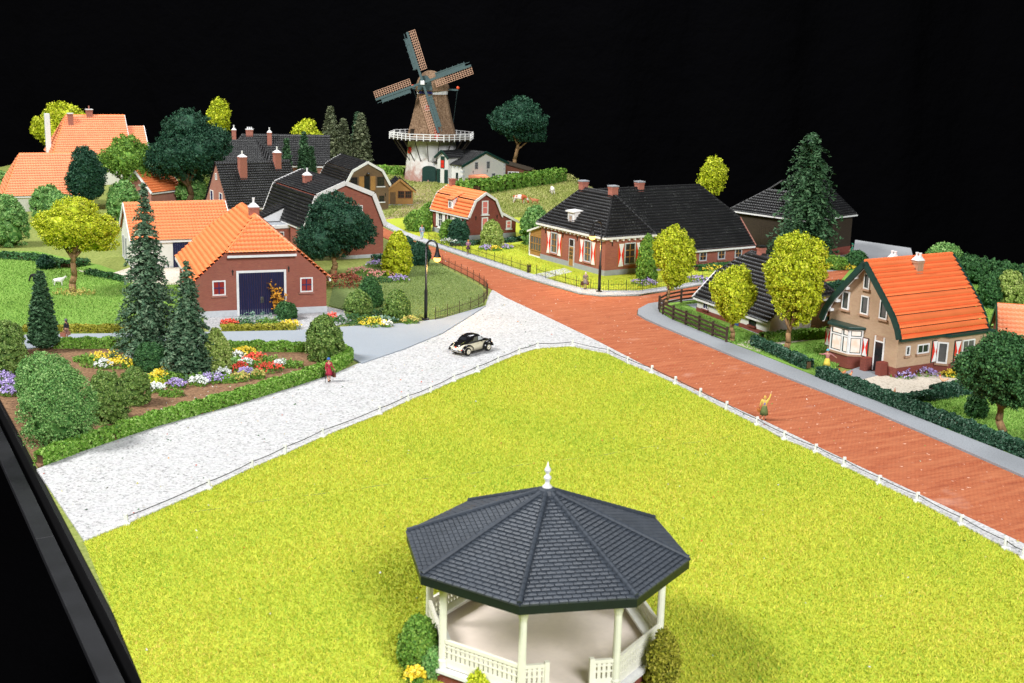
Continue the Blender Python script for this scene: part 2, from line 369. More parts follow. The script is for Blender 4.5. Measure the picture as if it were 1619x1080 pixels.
sheet('farmhouse_lawn', [(606,349),(645,369.5),(700,388.5),(750,404.5),(795,419.5),(835,433.5),(885,448.5),(920,457.5),(955,461.5),(1010,461.5),(1060,454.5),(1110,445.5),(1180,440.5),(1200,405),(1090,372),(860,340),(830,345),(690,350),(640,345)], .14, .1, M['turf'])
sheet('farmhouse_path', [(845,436),(862,442),(905,432),(893,426)], .17, .05, M['lightgrey'])
sheet('back_yard', [(1180,412),(1330,404),(1365,402),(1480,421),(1440,432),(1345,428),(1200,443)], .08, .06, M['pave2'])
sheet('far_yard', [(1352,380),(1440,393),(1445,412),(1348,404)], .07, .05, M['pave2'])
sheet('shed_garden', [(1058,482),(1110,477),(1225,525),(1310,520),(1345,560),(1300,602),(1190,558),(1120,531),(1060,506),(1045,496),(1043,490)], .2, .18, M['lawn'])
sheet('shed_forecourt', [(1165,548),(1190,540),(1225,535),(1315,526),(1330,535),(1240,547),(1200,560)], .225, .1, M['beige'])
sheet('shed_side_path', [(1085,485),(1108,482),(1220,527),(1200,533)], .225, .1, M['card'])
sheet('house_forecourt', [(1340,607),(1400,590),(1420,595),(1560,590),(1565,612),(1440,640),(1420,645)], .225, .1, M['beige'])
sheet('house_doorstep', [(1322,598),(1370,580),(1412,592),(1345,609)], .24, .1, M['pave'])
sheet('corner_garden', [(1420,646),(1440,640),(1565,612),(1720,640),(1720,768),(1619,731),(1500,684)], .21, .18, M['lawn'])
sheet('right_garden', [(1345,427),(1480,421),(1500,412),(1619,440),(1720,470),(1720,640),(1565,612),(1560,590),(1420,595),(1345,560),(1310,470)], .18, .16, M['lawn'])
sheet('hill_path', [(602,352),(640,350),(665,330),(690,312),(678,298),(690,292),(655,292),(650,312),(632,330)], .05, .03, M['path'])
# ------------------------------------------------------------------ scattered grass and crumbs
def in_poly(x, y, poly):
    c = np.zeros(len(x), bool); n = len(poly)
    for i in range(n):
        x0, y0 = poly[i]; x1, y1 = poly[(i+1) % n]
        if y0 == y1: continue
        k = ((y0 > y) != (y1 > y)) & (x < (x1-x0)*(y-y0)/(y1-y0) + x0); c ^= k
    return c
def grass(name, label, pts, n, h, wd, z, mat, seed, ylim=(39, 400), holes=(), seam=None):
    rng = np.random.default_rng(seed); poly = [W2(p) for p in pts]
    xs = [p[0] for p in poly]; ys = [max(ylim[0], min(ylim[1], p[1])) for p in poly]
    x = rng.uniform(min(xs), max(xs), n*3); y = rng.uniform(min(ys), max(ys), n*3)
    k = in_poly(x, y, poly)
    if seam: (sx0, sy0), (sx1, sy1) = (W2(q) for q in seam); sl = math.hypot(sx1-sx0, sy1-sy0); dd = ((x-sx0)*(sy1-sy0) - (y-sy0)*(sx1-sx0))/sl; tt = ((x-sx0)*(sx1-sx0) + (y-sy0)*(sy1-sy0))/sl**2; k &= ~((np.abs(dd + .12*np.sin(x*.9) + .05*np.sin(x*3.1)) < .075*(1+.6*np.sin(x*2.3))) & (tt > 0) & (tt < 1))
    for (hx, hy, hr) in holes: k &= (x-hx)**2 + (y-hy)**2 > hr*hr
    x = x[k][:n]; y = y[k][:n]; m = len(x)
    a = rng.uniform(0, 2*np.pi, m); hh = h*rng.uniform(.5, 1.3, m); ww = wd*rng.uniform(.6, 1.3, m); la = rng.uniform(0, 2*np.pi, m); ll = hh*rng.uniform(.2, 1.3, m)
    V = np.zeros((m, 3, 3), np.float32)
    V[:,0] = np.stack([x - ww*np.cos(a), y - ww*np.sin(a), np.full(m, z - .01)], 1); V[:,1] = np.stack([x + ww*np.cos(a), y + ww*np.sin(a), np.full(m, z - .01)], 1)
    V[:,2] = np.stack([x + ll*np.cos(la), y + ll*np.sin(la), z + hh], 1)
    pn = .5 + .22*np.sin(x*.35 + 1.3*np.sin(y*.21 + seed)) * np.sin(y*.3 + np.sin(x*.27))
    var = np.clip(pn*.5 + rng.normal(.25, .17, m), 0, 1)
    o = npmesh(name, V.reshape(-1, 3), np.arange(m*3).reshape(m, 3), mat, var=var); tag(o, label, 'grass', kind='stuff'); return o
M['g_turf'] = leafmat('yellow_green_grass', [(.23,.41,.033),(.43,.53,.05),(.55,.58,.06),(.60,.57,.065),(.70,.55,.12)], .15, .7)
M['g_lawn'] = leafmat('green_grass', [(.09,.22,.035),(.18,.34,.06),(.26,.42,.09),(.38,.50,.15)], .15, .7)
M['g_olive'] = leafmat('olive_grass', [(.08,.13,.03),(.17,.25,.06),(.25,.32,.10),(.4,.42,.2)], .15, .7)
M['g_meadow'] = leafmat('meadow_grass', [(.12,.17,.03),(.27,.32,.07),(.40,.40,.14),(.55,.5,.25)], .15, .7)
GAZ = (1.554, 47.24)
grass('lawn_grass', 'bright yellow-green flocked grass of the big foreground lawn', LAWN, 330000, .13, .035, .02, M['g_turf'], 3, holes=[(GAZ[0], GAZ[1], 5.0)], seam=((285,812),(1160,690)))
grass('garden_grass', 'fresh green grass of the lawn at far left', [(-60,530),(100,527),(300,524),(330,505),(300,450),(215,446),(160,430),(60,400),(-60,396)], 26000, .16, .05, .04, M['g_lawn'], 4)
grass('corner_grass', 'olive green grass inside the curved iron railing', [(545,488),(562,512),(650,507),(700,500),(740,489),(762,480),(765,468),(756,455),(733,442),(690,420),(640,412),(580,425)], 22000, .10, .04, .09, M['g_olive'], 5)
grass('farmhouse_grass', 'yellow-green grass before the black-roofed brick farmhouse', [(645,368),(700,387),(750,403),(795,418),(835,432),(885,447),(920,456),(955,460),(1010,460),(1060,453),(1110,444),(1100,420),(955,446),(850,412),(830,390),(690,372)], 20000, .12, .05, .14, M['g_turf'], 6)
grass('meadow_grass', 'dry green meadow grass where the cows graze', [(600,345),(640,300),(680,285),(900,286),(930,300),(840,350),(820,345),(690,330),(660,350)], 30000, .26, .09, .0, M['g_meadow'], 7)
grass('hill_grass', 'dull green grass around the windmill foot', [(560,290),(640,270),(900,275),(940,300),(640,300),(600,330)], 14000, .26, .1, .0, M['g_meadow'], 8)
grass('corner_garden_grass', 'bright grass under the round dark tree at lower right', [(1425,648),(1440,642),(1565,618),(1660,640),(1660,742),(1619,727),(1500,682)], 12000, .16, .04, .21, M['g_lawn'], 9)
grass('cottage_garden_grass', 'green grass around the white shed and the bay window', [(1065,484),(1110,500),(1150,520),(1225,540),(1215,556),(1300,545),(1330,575),(1310,600),(1190,557),(1120,530),(1060,505)], 14000, .16, .04, .2, M['g_lawn'], 10)
grass('back_garden_grass', 'green grass behind the orange-roofed house at right', [(1500,414),(1619,442),(1690,470),(1690,600),(1565,585),(1555,500)], 10000, .16, .06, .18, M['g_lawn'], 12)
def lawn_seam():
    (x0, y0), (x1, y1) = W2((285,812)), W2((1160,690)); V = []; n = 120; L = math.hypot(x1-x0, y1-y0); nx_, ny_ = (y1-y0)/L, -(x1-x0)/L
    for i in range(n+1):
        x = x0 + (x1-x0)*i/n; y = y0 + (y1-y0)*i/n; d = -(.12*math.sin(x*.9) + .05*math.sin(x*3.1)); h = .035*(1 + .7*math.sin(x*2.3))
        V += [(x+nx_*(d-h), y+ny_*(d-h), .026), (x+nx_*(d+h), y+ny_*(d+h), .026)]
    tag(npmesh('lawn_seam', V, [(2*i, 2*i+1, 2*i+3, 2*i+2) for i in range(n)], speckle('bare_mat_edge', (.16, .19, .04), (.05, .07, .02), (.3, .3, .08), 5.)), kind='structure')
lawn_seam()
def crumbs(name, label, pts, n, s, z, mat, seed):
    rng = np.random.default_rng(seed); poly = [W2(p) for p in pts]
    xs = [p[0] for p in poly]; ys = [max(40, p[1]) for p in poly]
    x = rng.uniform(min(xs), max(xs), n*5); y = rng.uniform(min(ys), max(ys), n*5); k = in_poly(x, y, poly); x = x[k][:n]; y = y[k][:n]; m = len(x)
    c = np.stack([x, y, np.full(m, z)], 1)[:, None, :]; off = rng.uniform(-1, 1, (m, 4, 3)); off[:, :3, 2] = np.abs(off[:, :3, 2])*.1; off[:, 3, 2] = 1
    V = c + off*(s*rng.uniform(.4, 1.3, m))[:, None, None]; b = np.arange(m)[:, None]*4
    F = np.concatenate([b + np.array([[0,1,3]]), b + np.array([[1,2,3]]), b + np.array([[2,0,3]])])
    tag(npmesh(name, V.reshape(-1,3), F, mat, var=np.tile(rng.uniform(0, 1, m), 3)), label, 'debris', kind='stuff')
M['crumbW'] = leafmat('pale_crumbs', [(.75,.7,.62),(.8,.6,.5),(.6,.55,.2),(.15,.3,.06),(.8,.8,.8)], .1, .8)
M['crumbG'] = leafmat('green_crumbs', [(.03,.12,.04),(.06,.16,.05),(.8,.8,.8),(.45,.4,.05),(.6,.1,.05)], .1, .8)
crumbs('road_crumbs', 'tiny pale crumbs strewn over the red brick road', ROAD_R + ROAD_L[::-1] + ROAD_LU[::-1], 300, .065, .11, M['crumbW'], 21)
crumbs('gravel_crumbs', 'tiny green and yellow crumbs on the white gravel', GR_BACK + ROAD_L + GREEN_EDGE[::-1], 300, .08, .09, M['crumbG'], 22)
crumbs('lawn_crumbs', 'tiny dark crumbs on the yellow-green lawn', LAWN, 260, .07, .12, M['crumbG'], 23)
crumbs('bed_crumbs', 'coloured crumbs on the brown soil of the flower bed', [(60,741),(130,714),(250,674),(380,638),(470,610),(530,590),(520,575),(380,600),(250,640)], 130, .07, .12, M['crumbW'], 24)
# ------------------------------------------------------------------ building helpers
class Face:
    def __init__(s, o, u, n, v=(0,0,1)): s.o = Vector(o); s.u = Vector(u).normalized(); s.n = Vector(n).normalized(); s.v = Vector(v)
    def p(s, u, v, o): return s.o + s.u*u + s.v*v + s.n*o
    def box(s, mb, u0, u1, v0, v1, o0, o1):
        return mb.hexa([s.p(u0,v0,o0), s.p(u1,v0,o0), s.p(u1,v0,o1), s.p(u0,v0,o1), s.p(u0,v1,o0), s.p(u1,v1,o0), s.p(u1,v1,o1), s.p(u0,v1,o1)])
def window(par, f, u, v, w_, h, fm, pm, nx=1, ny=2, sill=None, fw=.09, bw=.05, bm_=None, name='window', label=None):
    mb = MB(); o = .10
    f.box(mb, u, u+fw, v, v+h, -.03, o); f.box(mb, u+w_-fw, u+w_, v, v+h, -.03, o)
    f.box(mb, u+fw, u+w_-fw, v, v+fw, -.03, o-.004); f.box(mb, u+fw, u+w_-fw, v+h-fw, v+h, -.03, o-.004)
    fr = mb.build(name, fm, par, label=label)
    mb = MB(); f.box(mb, u+fw-.01, u+w_-fw+.01, v+fw-.01, v+h-fw+.01, -.02, .02); mb.build('pane', pm, fr)
    if nx > 1 or ny > 1:
        mb = MB()
        for i in range(1, nx):
            x = u + fw + (w_-2*fw)*i/nx; f.box(mb, x-bw/2, x+bw/2, v+fw, v+h-fw, .0, .062)
        for j in range(1, ny):
            y = v + fw + (h-2*fw)*j/ny; f.box(mb, u+fw, u+w_-fw, y-bw/2, y+bw/2, .0, .066)
        mb.build('glazing_bar', bm_ or fm, fr)
    if sill:
        mb = MB(); f.box(mb, u-.12, u+w_+.12, v-.14, v-.002, -.02, .2); mb.build('sill', sill, fr)
    return fr
def slope(par, pts, mat, tw=.34, rh=.46, amp=.055, lift=.15, name='roof_tiles', seg=4, label=None, step=.105):
    "pantiled roof plane; pts[0]->pts[1] is the eave, seen from outside left to right"
    P = [Vector(p) for p in pts]; e = (P[1]-P[0]).normalized(); n = None
    for q in P[2:]:
        c = e.cross(q-P[0])
        if c.length > 1e-3: n = c.normalized(); break
    if n.z < 0: P = [P[1], P[0]] + P[2:][::-1]; e = -e; n = -n
    up = n.cross(e).normalized()
    ovh = .035
    if mat is M['black']: step, ovh, rh = .115, .05, .40
    uv = [((p-P[0]).dot(e), (p-P[0]).dot(up)) for p in P]
    u0 = min(a for a, b in uv); u1 = max(a for a, b in uv); v1 = max(b for a, b in uv)
    nu = max(1, round((u1-u0)/tw)); nv = max(1, round(v1/rh)); us = np.linspace(u0, u1, nu*seg+1)
    prof = amp*np.array([0, .75, 1., .35] if seg == 4 else [0, 1])[np.arange(nu*seg+1) % seg]
    lines = []
    for k in range(nv):
        lines += [(v1*k/nv - (ovh if k else 0), step), (v1*(k+1)/nv - (.10 if k < nv-1 else 0), .0)]
        if k < nv-1: lines += [(v1*(k+1)/nv - .10, -.12), (v1*(k+1)/nv, -.12)]
    m = len(us); V = np.zeros((len(lines), m, 3))
    E_, U_, N_, O_ = (np.array(x) for x in (e, up, n, P[0]))
    for j, (v, s_) in enumerate(lines): V[j] = O_ + us[:,None]*E_ + v*U_ + (prof + s_ + lift)[:,None]*N_
    idx = np.arange(len(lines)*m).reshape(len(lines), m)
    F = np.stack([idx[:-1,:-1], idx[:-1,1:], idx[1:,1:], idx[1:,:-1]], -1).reshape(-1, 4)
    o = npmesh(name, V.reshape(-1,3), F, mat, par, kind='stuff' if False else None)
    c = sum((Vector(p) for p in P), Vector())/len(P); cl = []
    for i in range(len(P)):
        a, b = P[i], P[(i+1) % len(P)]; d = (b-a)
        if d.length < 1e-4: continue
        pn = d.cross(n).normalized()
        if (c-a).dot(pn) > 0: pn = -pn
        if abs(d.normalized().dot(e)) > .999 or (abs(d.normalized().dot(e)) < 1e-3 and (min(x for x,_ in uv)+1e-3 > uv[i][0] or max(x for x,_ in uv)-1e-3 < uv[i][0])): continue
        cl.append((a, pn))
    if cl:
        bm = bmesh.new(); bm.from_mesh(o.data)
        for a, pn in cl: bmesh.ops.bisect_plane(bm, geom=bm.verts[:]+bm.edges[:]+bm.faces[:], plane_co=a, plane_no=pn, clear_outer=True)
        bm.to_mesh(o.data); bm.free()
    if label: o['label'] = label
    return o
def ridge(par, p0, p1, mat, r=.15, st=.42, name='ridge_tiles', drop=.0):
    mb = MB(); p0, p1 = Vector(p0), Vector(p1); L = (p1-p0).length; n = max(1, round(L/st)); d = (p1-p0)/n; z = Vector((0,0,.09-drop))
    for i in range(n): mb.tube(p0 + d*i + z, p0 + d*(i+1.12) + z, r*1.12, r*.92, 8)
    return mb.build(name, mat, par)
def boards(par, segs, mat, wd=.10, ht=.34, name='bargeboard'):
    for a, b in segs: MB().beam(a, b, wd, ht).build(name, mat, par)
def chimney(par, x, y, z0, z1, s=.75, mat=None, capm=None, pots=1, capst='cone', potm=None):
    mat = mat or M['chimbrick']; capm = capm or M['white']; h = s/2
    mb = MB(); mb.box(x-h, x+h, y-h, y+h, z0, z1); mb.box(x-h-.05, x+h+.05, y-h-.05, y+h+.05, z1-.22, z1-.1); c = mb.build('chimney', mat, par)
    mb = MB()
    if capst == 'cone': mb.hexa([(x-h-.06,y-h-.06,z1),(x+h+.06,y-h-.06,z1),(x+h+.06,y+h+.06,z1),(x-h-.06,y+h+.06,z1),(x-.16,y-.16,z1+.34),(x+.16,y-.16,z1+.34),(x+.16,y+.16,z1+.34),(x-.16,y+.16,z1+.34)])
    else: mb.box(x-h-.08, x+h+.08, y-h-.08, y+h+.08, z1, z1+.14)
    mb.build('cap', capm, c)
    for i in range(pots):
        px_ = x + (i-(pots-1)/2)*.32; z = z1 + (.3 if capst == 'cone' else .13)
        ph = .42 if pots == 1 else .2; MB().lathe([(.1, 0), (.1, ph), (.13, ph+.02), (.13, ph+.1)], 8, (px_, y, z)).build('pot', potm or capm, c)
    return c
def plinth(par, W, D, h, mat, x0=0, y0=0, t=.04, name='plinth'):
    return MB().prism([(x0-t, y0-t), (x0+W+t, y0-t), (x0+W+t, y0+D+t), (x0-t, y0+D+t)], 'z', -.05, h).build(name, mat, par)
def shutter(par, f, u, v, w_, h, border=None, style='red'):
    mb = MB(); f.box(mb, u, u+w_, v, v+h, .0, .07); s_ = mb.build('shutter', border or M['ochre'], par)
    mb = MB(); m = .05; f.box(mb, u+m, u+w_-m, v+m, v+h-m, .06, .085); mb.build('panel', M['red'] if style == 'red' else M['white'], s_)
    if style == 'red':
        a = u+m+.01; b = u+w_-m-.01; c0 = v+m+.01; c1 = v+h-m-.01; cx = (a+b)/2; cy = (c0+c1)/2; t = w_*.04; mb = MB()
        for s0, s1 in ((c0, cy), (c1, cy)):
            q = [f.p(a,s0,.086), f.p(b,s0,.086), f.p(cx+t,s1,.086), f.p(cx-t,s1,.086)]; q2 = [x + f.n*.012 for x in q]; mb.hexa(q + q2)
        mb.build('hourglass', M['white'], s_)
    return s_
def anchors(par, f, spots):
    for (u, v) in spots:
        mb = MB(); f.box(mb, u-.05, u+.05, v-.25, v+.25, 0, .05); f.box(mb, u-.1, u+.1, v+.06, v+.13, 0, .045); mb.build('wall_anchor', M['iron'], par)
# ------------------------------------------------------------------ foliage
M['l_yellow'] = leafmat('yellow_green_leaf', [(.16,.21,.006),(.34,.43,.012),(.50,.58,.02),(.62,.66,.03),(.72,.7,.09)])
M['l_dark'] = leafmat('dark_green_leaf', [(.006,.032,.018),(.014,.06,.032),(.022,.085,.045),(.04,.11,.055)])
M['l_deep'] = leafmat('deep_green_leaf', [(.012,.05,.014),(.03,.10,.028),(.05,.15,.045),(.09,.2,.06)])
M['l_mid'] = leafmat('mid_green_leaf', [(.05,.14,.015),(.11,.25,.03),(.18,.33,.045),(.26,.40,.07)])
M['l_fresh'] = leafmat('fresh_green_leaf', [(.05,.16,.035),(.12,.29,.07),(.21,.40,.105),(.33,.5,.18)])
M['l_pale'] = leafmat('pale_green_leaf', [(.12,.2,.03),(.25,.36,.07),(.38,.48,.12),(.5,.56,.2)])
M['l_olive'] = leafmat('olive_leaf', [(.035,.09,.016),(.10,.19,.035),(.19,.30,.06),(.33,.42,.14)])
M['l_spruce'] = leafmat('blue_green_needles', [(.018,.055,.026),(.05,.115,.058),(.10,.18,.095),(.2,.28,.17)])
M['l_spruce2'] = leafmat('green_needles', [(.01,.038,.016),(.028,.08,.03),(.055,.13,.055),(.10,.19,.09)])
M['l_grey'] = leafmat('grey_brown_needles', [(.04,.055,.026),(.095,.12,.06),(.155,.18,.095),(.24,.26,.15)])
M['l_hedge'] = leafmat('bright_hedge_leaf', [(.05,.15,.012),(.12,.27,.025),(.20,.38,.05),(.36,.52,.14)])
M['l_dhedge'] = leafmat('dark_hedge_leaf', [(.006,.035,.016),(.016,.065,.032),(.035,.11,.06),(.16,.26,.19)])
M['l_ohedge'] = leafmat('yellow_hedge_leaf', [(.10,.12,.01),(.25,.26,.02),(.38,.36,.04),(.5,.45,.08)])
M['l_teal'] = leafmat('blue_green_leaf', [(.06,.16,.10),(.14,.28,.20),(.26,.40,.30),(.4,.5,.4)])
M['l_orange'] = leafmat('orange_leaf', [(.35,.13,.01),(.60,.25,.015),(.75,.35,.03),(.85,.5,.1)])
M['l_red'] = leafmat('red_brown_leaf', [(.10,.02,.015),(.22,.045,.03),(.32,.08,.04),(.15,.12,.03)])
M['f_yellow'] = leafmat('yellow_blossom', [(.75,.52,.02),(.85,.66,.04),(.9,.75,.15)])
M['f_white'] = leafmat('white_blossom', [(.7,.75,.7),(.85,.87,.85),(.8,.85,.8)])
M['f_purple'] = leafmat('purple_blossom', [(.28,.20,.48),(.42,.32,.64),(.6,.52,.76)])
M['f_red'] = leafmat('red_blossom', [(.75,.05,.03),(.85,.10,.06),(.85,.2,.12)])
M['f_pink'] = leafmat('pink_blossom', [(.7,.22,.2),(.8,.34,.3),(.8,.48,.42)])
M['f_straw'] = leafmat('straw_grass', [(.45,.36,.08),(.6,.5,.15),(.3,.4,.08)])
def leafset(pts, nrm, size, rng, spread=.8, asp=.55):
    "one bent diamond leaf (two triangles) per point; nrm is the outward direction"
    m = len(pts); nz = nrm + spread*rng.normal(0, 1, (m, 3)); nz /= np.linalg.norm(nz, axis=1, keepdims=True) + 1e-9
    r = rng.normal(0, 1, (m, 3)); a = np.cross(nz, r); a /= np.linalg.norm(a, axis=1, keepdims=True) + 1e-9; b = np.cross(nz, a)
    s = size*rng.uniform(.6, 1.35, (m, 1))
    asp = asp*1.35
    V = np.stack([pts - a*s*.5, pts + b*s*asp*.5 - nz*s*.12, pts + a*s*.5, pts - b*s*asp*.5 - nz*s*.12], 1)
    k = np.arange(m)[:, None]*4
    F = np.concatenate([k + np.array([[0,1,2]]), k + np.array([[0,2,3]])]); return V.reshape(-1, 3), F
def leaves_obj(name, P, Nn, size, mat, parent, seed, spread=.8, asp=.55, cores=None, xf=None):
    rng = np.random.default_rng(seed); V, F = leafset(P, Nn, size, rng, spread, asp); m = len(P)
    vr = np.tile(np.clip(rng.normal(.5, .25, m), 0, 1), 2)
    if cores:
        for l in cores:
            n, k = 22, 15; th = np.linspace(.06, math.pi-.06, k+1)[:, None]; ph = (np.arange(n)*2*math.pi/n)[None] + rng.uniform(-.1, .1, (k+1, n))
            D = np.stack([np.sin(th)*np.cos(ph), np.sin(th)*np.sin(ph), np.cos(th)+0*ph], -1)*rng.uniform(.72, 1.1, (k+1, n, 1))
            C = (np.array(l[:3]) + D*np.array(l[3:])).reshape(-1, 3)
            if xf: C = xf(C)
            i = np.arange(k*n).reshape(k, n); j = np.roll(i, -1, 1); q = np.stack([i, i+n, j+n, j], -1).reshape(-1, 4) + len(V)
            V = np.concatenate([V, C]); F = np.concatenate([F, q[:, [0,1,2]], q[:, [0,2,3]]]); vr = np.concatenate([vr, np.clip(rng.normal(.45, .25, 2*len(q)), 0, 1)])
    return npmesh(name, V, F, mat, parent, var=vr)
def cloud(lobes, nclus, per, csz, rng, floor=None, shell=.82):
    "leaf clusters over the surface of several ellipsoids"
    C = []; D = []; A = np.array([(l[3]*l[4]*l[5])**(2/3) for l in lobes]); A = A/A.sum()
    for l, a in zip(lobes, A):
        k = max(3, int(nclus*a)); d = rng.normal(0, 1, (k, 3)); d /= np.linalg.norm(d, axis=1, keepdims=True)
        if floor is not None: d[:, 2] = np.where(rng.uniform(0, 1, k) < .3, np.abs(d[:, 2]), d[:, 2])
        r = rng.uniform(shell, 1.04, (k, 1)); c = np.array(l[:3]) + d*np.array(l[3:])*r
        C.append(c); D.append(d/np.array(l[3:])*min(l[3:]))
    C = np.concatenate(C); D = np.concatenate(D)
    keep = np.ones(len(C), bool)
    for l in lobes: keep &= (((C - np.array(l[:3]))/np.array(l[3:]))**2).sum(1) > .5
    if floor is not None: keep &= C[:, 2] > floor
    C = C[keep]; D = D[keep]
    g = rng.normal(0, 1, (len(C), per, 3)); g /= np.linalg.norm(g, axis=2, keepdims=True) + 1e-9
    P = C[:, None] + g*(csz*rng.uniform(.35, 1, (len(C), per, 1))); Nn = g*.6 + (D/np.linalg.norm(D, axis=1, keepdims=True))[:, None]*.7
    P = P.reshape(-1, 3); Nn = Nn.reshape(-1, 3)
    if floor is not None: k = P[:, 2] > floor - .02; P, Nn = P[k], Nn[k]
    return P, Nn
def limb(mb, p0, p1, r0, r1, rng, n=4):
    p0, p1 = Vector(p0), Vector(p1); q = p0; L = (p1-p0).length
    for i in range(1, n+1):
        t = i/n; e = p0.lerp(p1, t) + (Vector(rng.normal(0, .04*L, 3)) if i < n else Vector())
        mb.tube(q, e, r0 + (r1-r0)*(i-1)/n, r0 + (r1-r0)*t, 7); q = e
def tree(name, label, base, box, mat, seed, group=None, lobes=7, nclus=900, per=9, leaf=None, bark='bark', flat=.0, cover=1., cl=None, trunk_r=None, lob=.42, deep=.85, lf=1.0, taper=.0):
    rng = np.random.default_rng(seed); b = G(*base); mpp = MPP(b); x0, y0, x1, y1 = box
    t = thing(name, label, 'tree', b, 0, group)
    zt, zb = HT(b, y0), HT(b, y1); cx = ((x0+x1)/2 - base[0])*mpp + .027*(zt+zb)/2*0; rx = (x1-x0)/2*mpp; rz = (zt-zb)/2; cz = (zt+zb)/2; ry = rx*deep
    # the leaning of verticals in the picture
    lean = (PX(b.x, b.y, cz)[0] - base[0])*mpp; cx -= lean
    L = [(cx, 0, cz, rx*.72, ry*.72, rz*.74)]
    for i in range(lobes):
        a = 2*math.pi*(i + rng.uniform(-.3, .3))/lobes; el = rng.uniform(-.65, .75); s = rng.uniform(.7, 1.2)*lob
        L.append((cx + rx*(1-lob*.95)*math.cos(a)*math.cos(el*.9), ry*(1-lob*.95)*math.sin(a)*math.cos(el*.9), cz + rz*(1-lob*.95)*math.sin(el)*1.15, rx*s, ry*s, rz*s))
    L.append((cx, 0, cz + rz*.55, rx*.55, ry*.55, rz*.45)); lf_ = leaf or max(.17, 3.1*mpp)
    P, Nn = cloud(L, int(nclus*cover*1.0), per+16, cl or lf_*1.75, rng, shell=.84)
    def tp(Q):
        if taper: q = np.clip((cz + rz*.35 - Q[:, 2])/(1.35*rz), 0, 1); Q = Q.copy(); Q[:, 0] = cx + (Q[:, 0]-cx)*(1-taper*q); Q[:, 1] *= 1-taper*q
        return Q
    P = tp(P)
    if flat: P[:, 2] = np.maximum(P[:, 2], cz - rz*(1-flat) + rng.uniform(-.1, .1, len(P)))
    cr = leaves_obj('crown', P, Nn, lf_*lf, mat, t, seed, .95, cores=[(l[0], l[1], max(l[2], cz-rz*(1-flat)+l[5]*.6) if flat else l[2], l[3]*.72, l[4]*.72, l[5]*.72) for l in L], xf=tp)
    mb = MB(); tr = trunk_r or .06*rz + .09
    top_ = Vector((cx*.6, 0, zb + rz*.25)); limb(mb, (0, 0, -.1), top_, tr*1.25, tr*.7, rng)
    for l in L[1:-1]:
        limb(mb, top_*rng.uniform(.75, 1.0), Vector(l[:3])*.9 + top_*.1, tr*.5, tr*.15, rng, 3)
    for i in range(5):
        a = rng.uniform(0, 6.28); mb.tube((0, 0, .25*tr), (math.cos(a)*tr*2, math.sin(a)*tr*2, -.08), tr*.6, tr*.25, 6)
    mb.build('trunk', M[bark], t, smooth=True)
    return t
def conifer(name, label, base, tip_y, w_px, mat, seed, group=None, lev=26, br=13, nper=9, leaf=None, droop=.35, power=.9, bare=.06, jag=.18, bark='barkdark'):
    rng = np.random.default_rng(seed); b = G(*base); mpp = MPP(b); t = thing(name, label, 'tree', b, 0, group)
    H = HT(b, tip_y); Rr = w_px/2*mpp; P = []; Nn = []; lf = leaf or max(.3, 6.2*mpp)
    for k in range(lev):
        h = bare + (1-bare)*(k + rng.uniform(-.3, .3))/lev; h = min(max(h, bare), .99); L = Rr*(1-h)**power + .03*Rr
        nb = max(4, int(br*(1-h)**.6))
        for j in range(nb):
            a = 2*math.pi*(j + rng.uniform(-.4, .4))/nb + k*2.4; Lb = L*rng.uniform(1-jag*1.6, 1+jag); n = max(3, int(nper*(Lb/Rr)**.7 + 2))
            s = np.linspace(.12, 1, n); z = h*H + Lb*(.25*s - droop*s**2*1.3)
            c = np.stack([s*Lb*math.cos(a), s*Lb*math.sin(a), z], 1)
            wv = np.array([-math.sin(a), math.cos(a), 0])
            for q in range(7):
                P.append(c + wv*(rng.uniform(-1, 1, (n, 1))*Lb*.22*(1.1 - s[:, None]*.6)) + rng.normal(0, .03*Rr, (n, 3)))
                Nn.append(np.tile([.35*math.cos(a), .35*math.sin(a), .9], (n, 1)))
    P = np.concatenate(P); Nn = np.concatenate(Nn); P[:, 2] = np.maximum(P[:, 2], .1)
    leaves_obj('crown', P, Nn, lf, mat, t, seed, .45, .38)
    mb = MB(); mb.tube((0,0,-.1), (0,0,H*.97), .035*H+.05, .02, 8); mb.build('trunk', M[bark], t)
    return t
def shrub(label, base, w_px, h_px, mat, seed, name='shrub', group=None, nclus=230, per=14, leaf=None, cone=0., cat='shrub', cs=1.0, wide=1.):
    rng = np.random.default_rng(seed); b = G(*base); mpp = MPP(b); t = thing(name, label, cat, b, 0, group)
    rx = w_px/2*mpp; H = HT(b, base[1]-h_px); lf = leaf or max(.12, 3.3*mpp); cz = H*.42
    L = [(0, 0, cz, rx*.94, rx*.94, H*.56)]
    P, Nn = cloud(L, int(nclus*.8), per+30, max(rx*.15, lf*1.4)*cs, rng, floor=.02, shell=.86)
    def xf(P):
        P = P.copy(); P[:, 2] = np.maximum(P[:, 2], .01)
        if cone: P[:, :2] *= ((1 - cone*(np.clip(P[:, 2]/H, 0, 1))**1.3)*(1+cone*.35))[:, None]
        for axis in (0, 1): P[:, axis] += .05*rx*np.sin(P[:, 2]*3/H + seed + axis)
        return P
    leaves_obj('foliage', xf(P), Nn, lf, mat, t, seed, .9, cores=[(0, 0, cz, rx*.7, rx*.7, H*.44)], xf=xf)
    mb = MB(); mb.tube((0, 0, -.05), (0, 0, H*.7), .05+.04*rx, .03, 7); mb.build('stem', M['barkdark'], t); return t
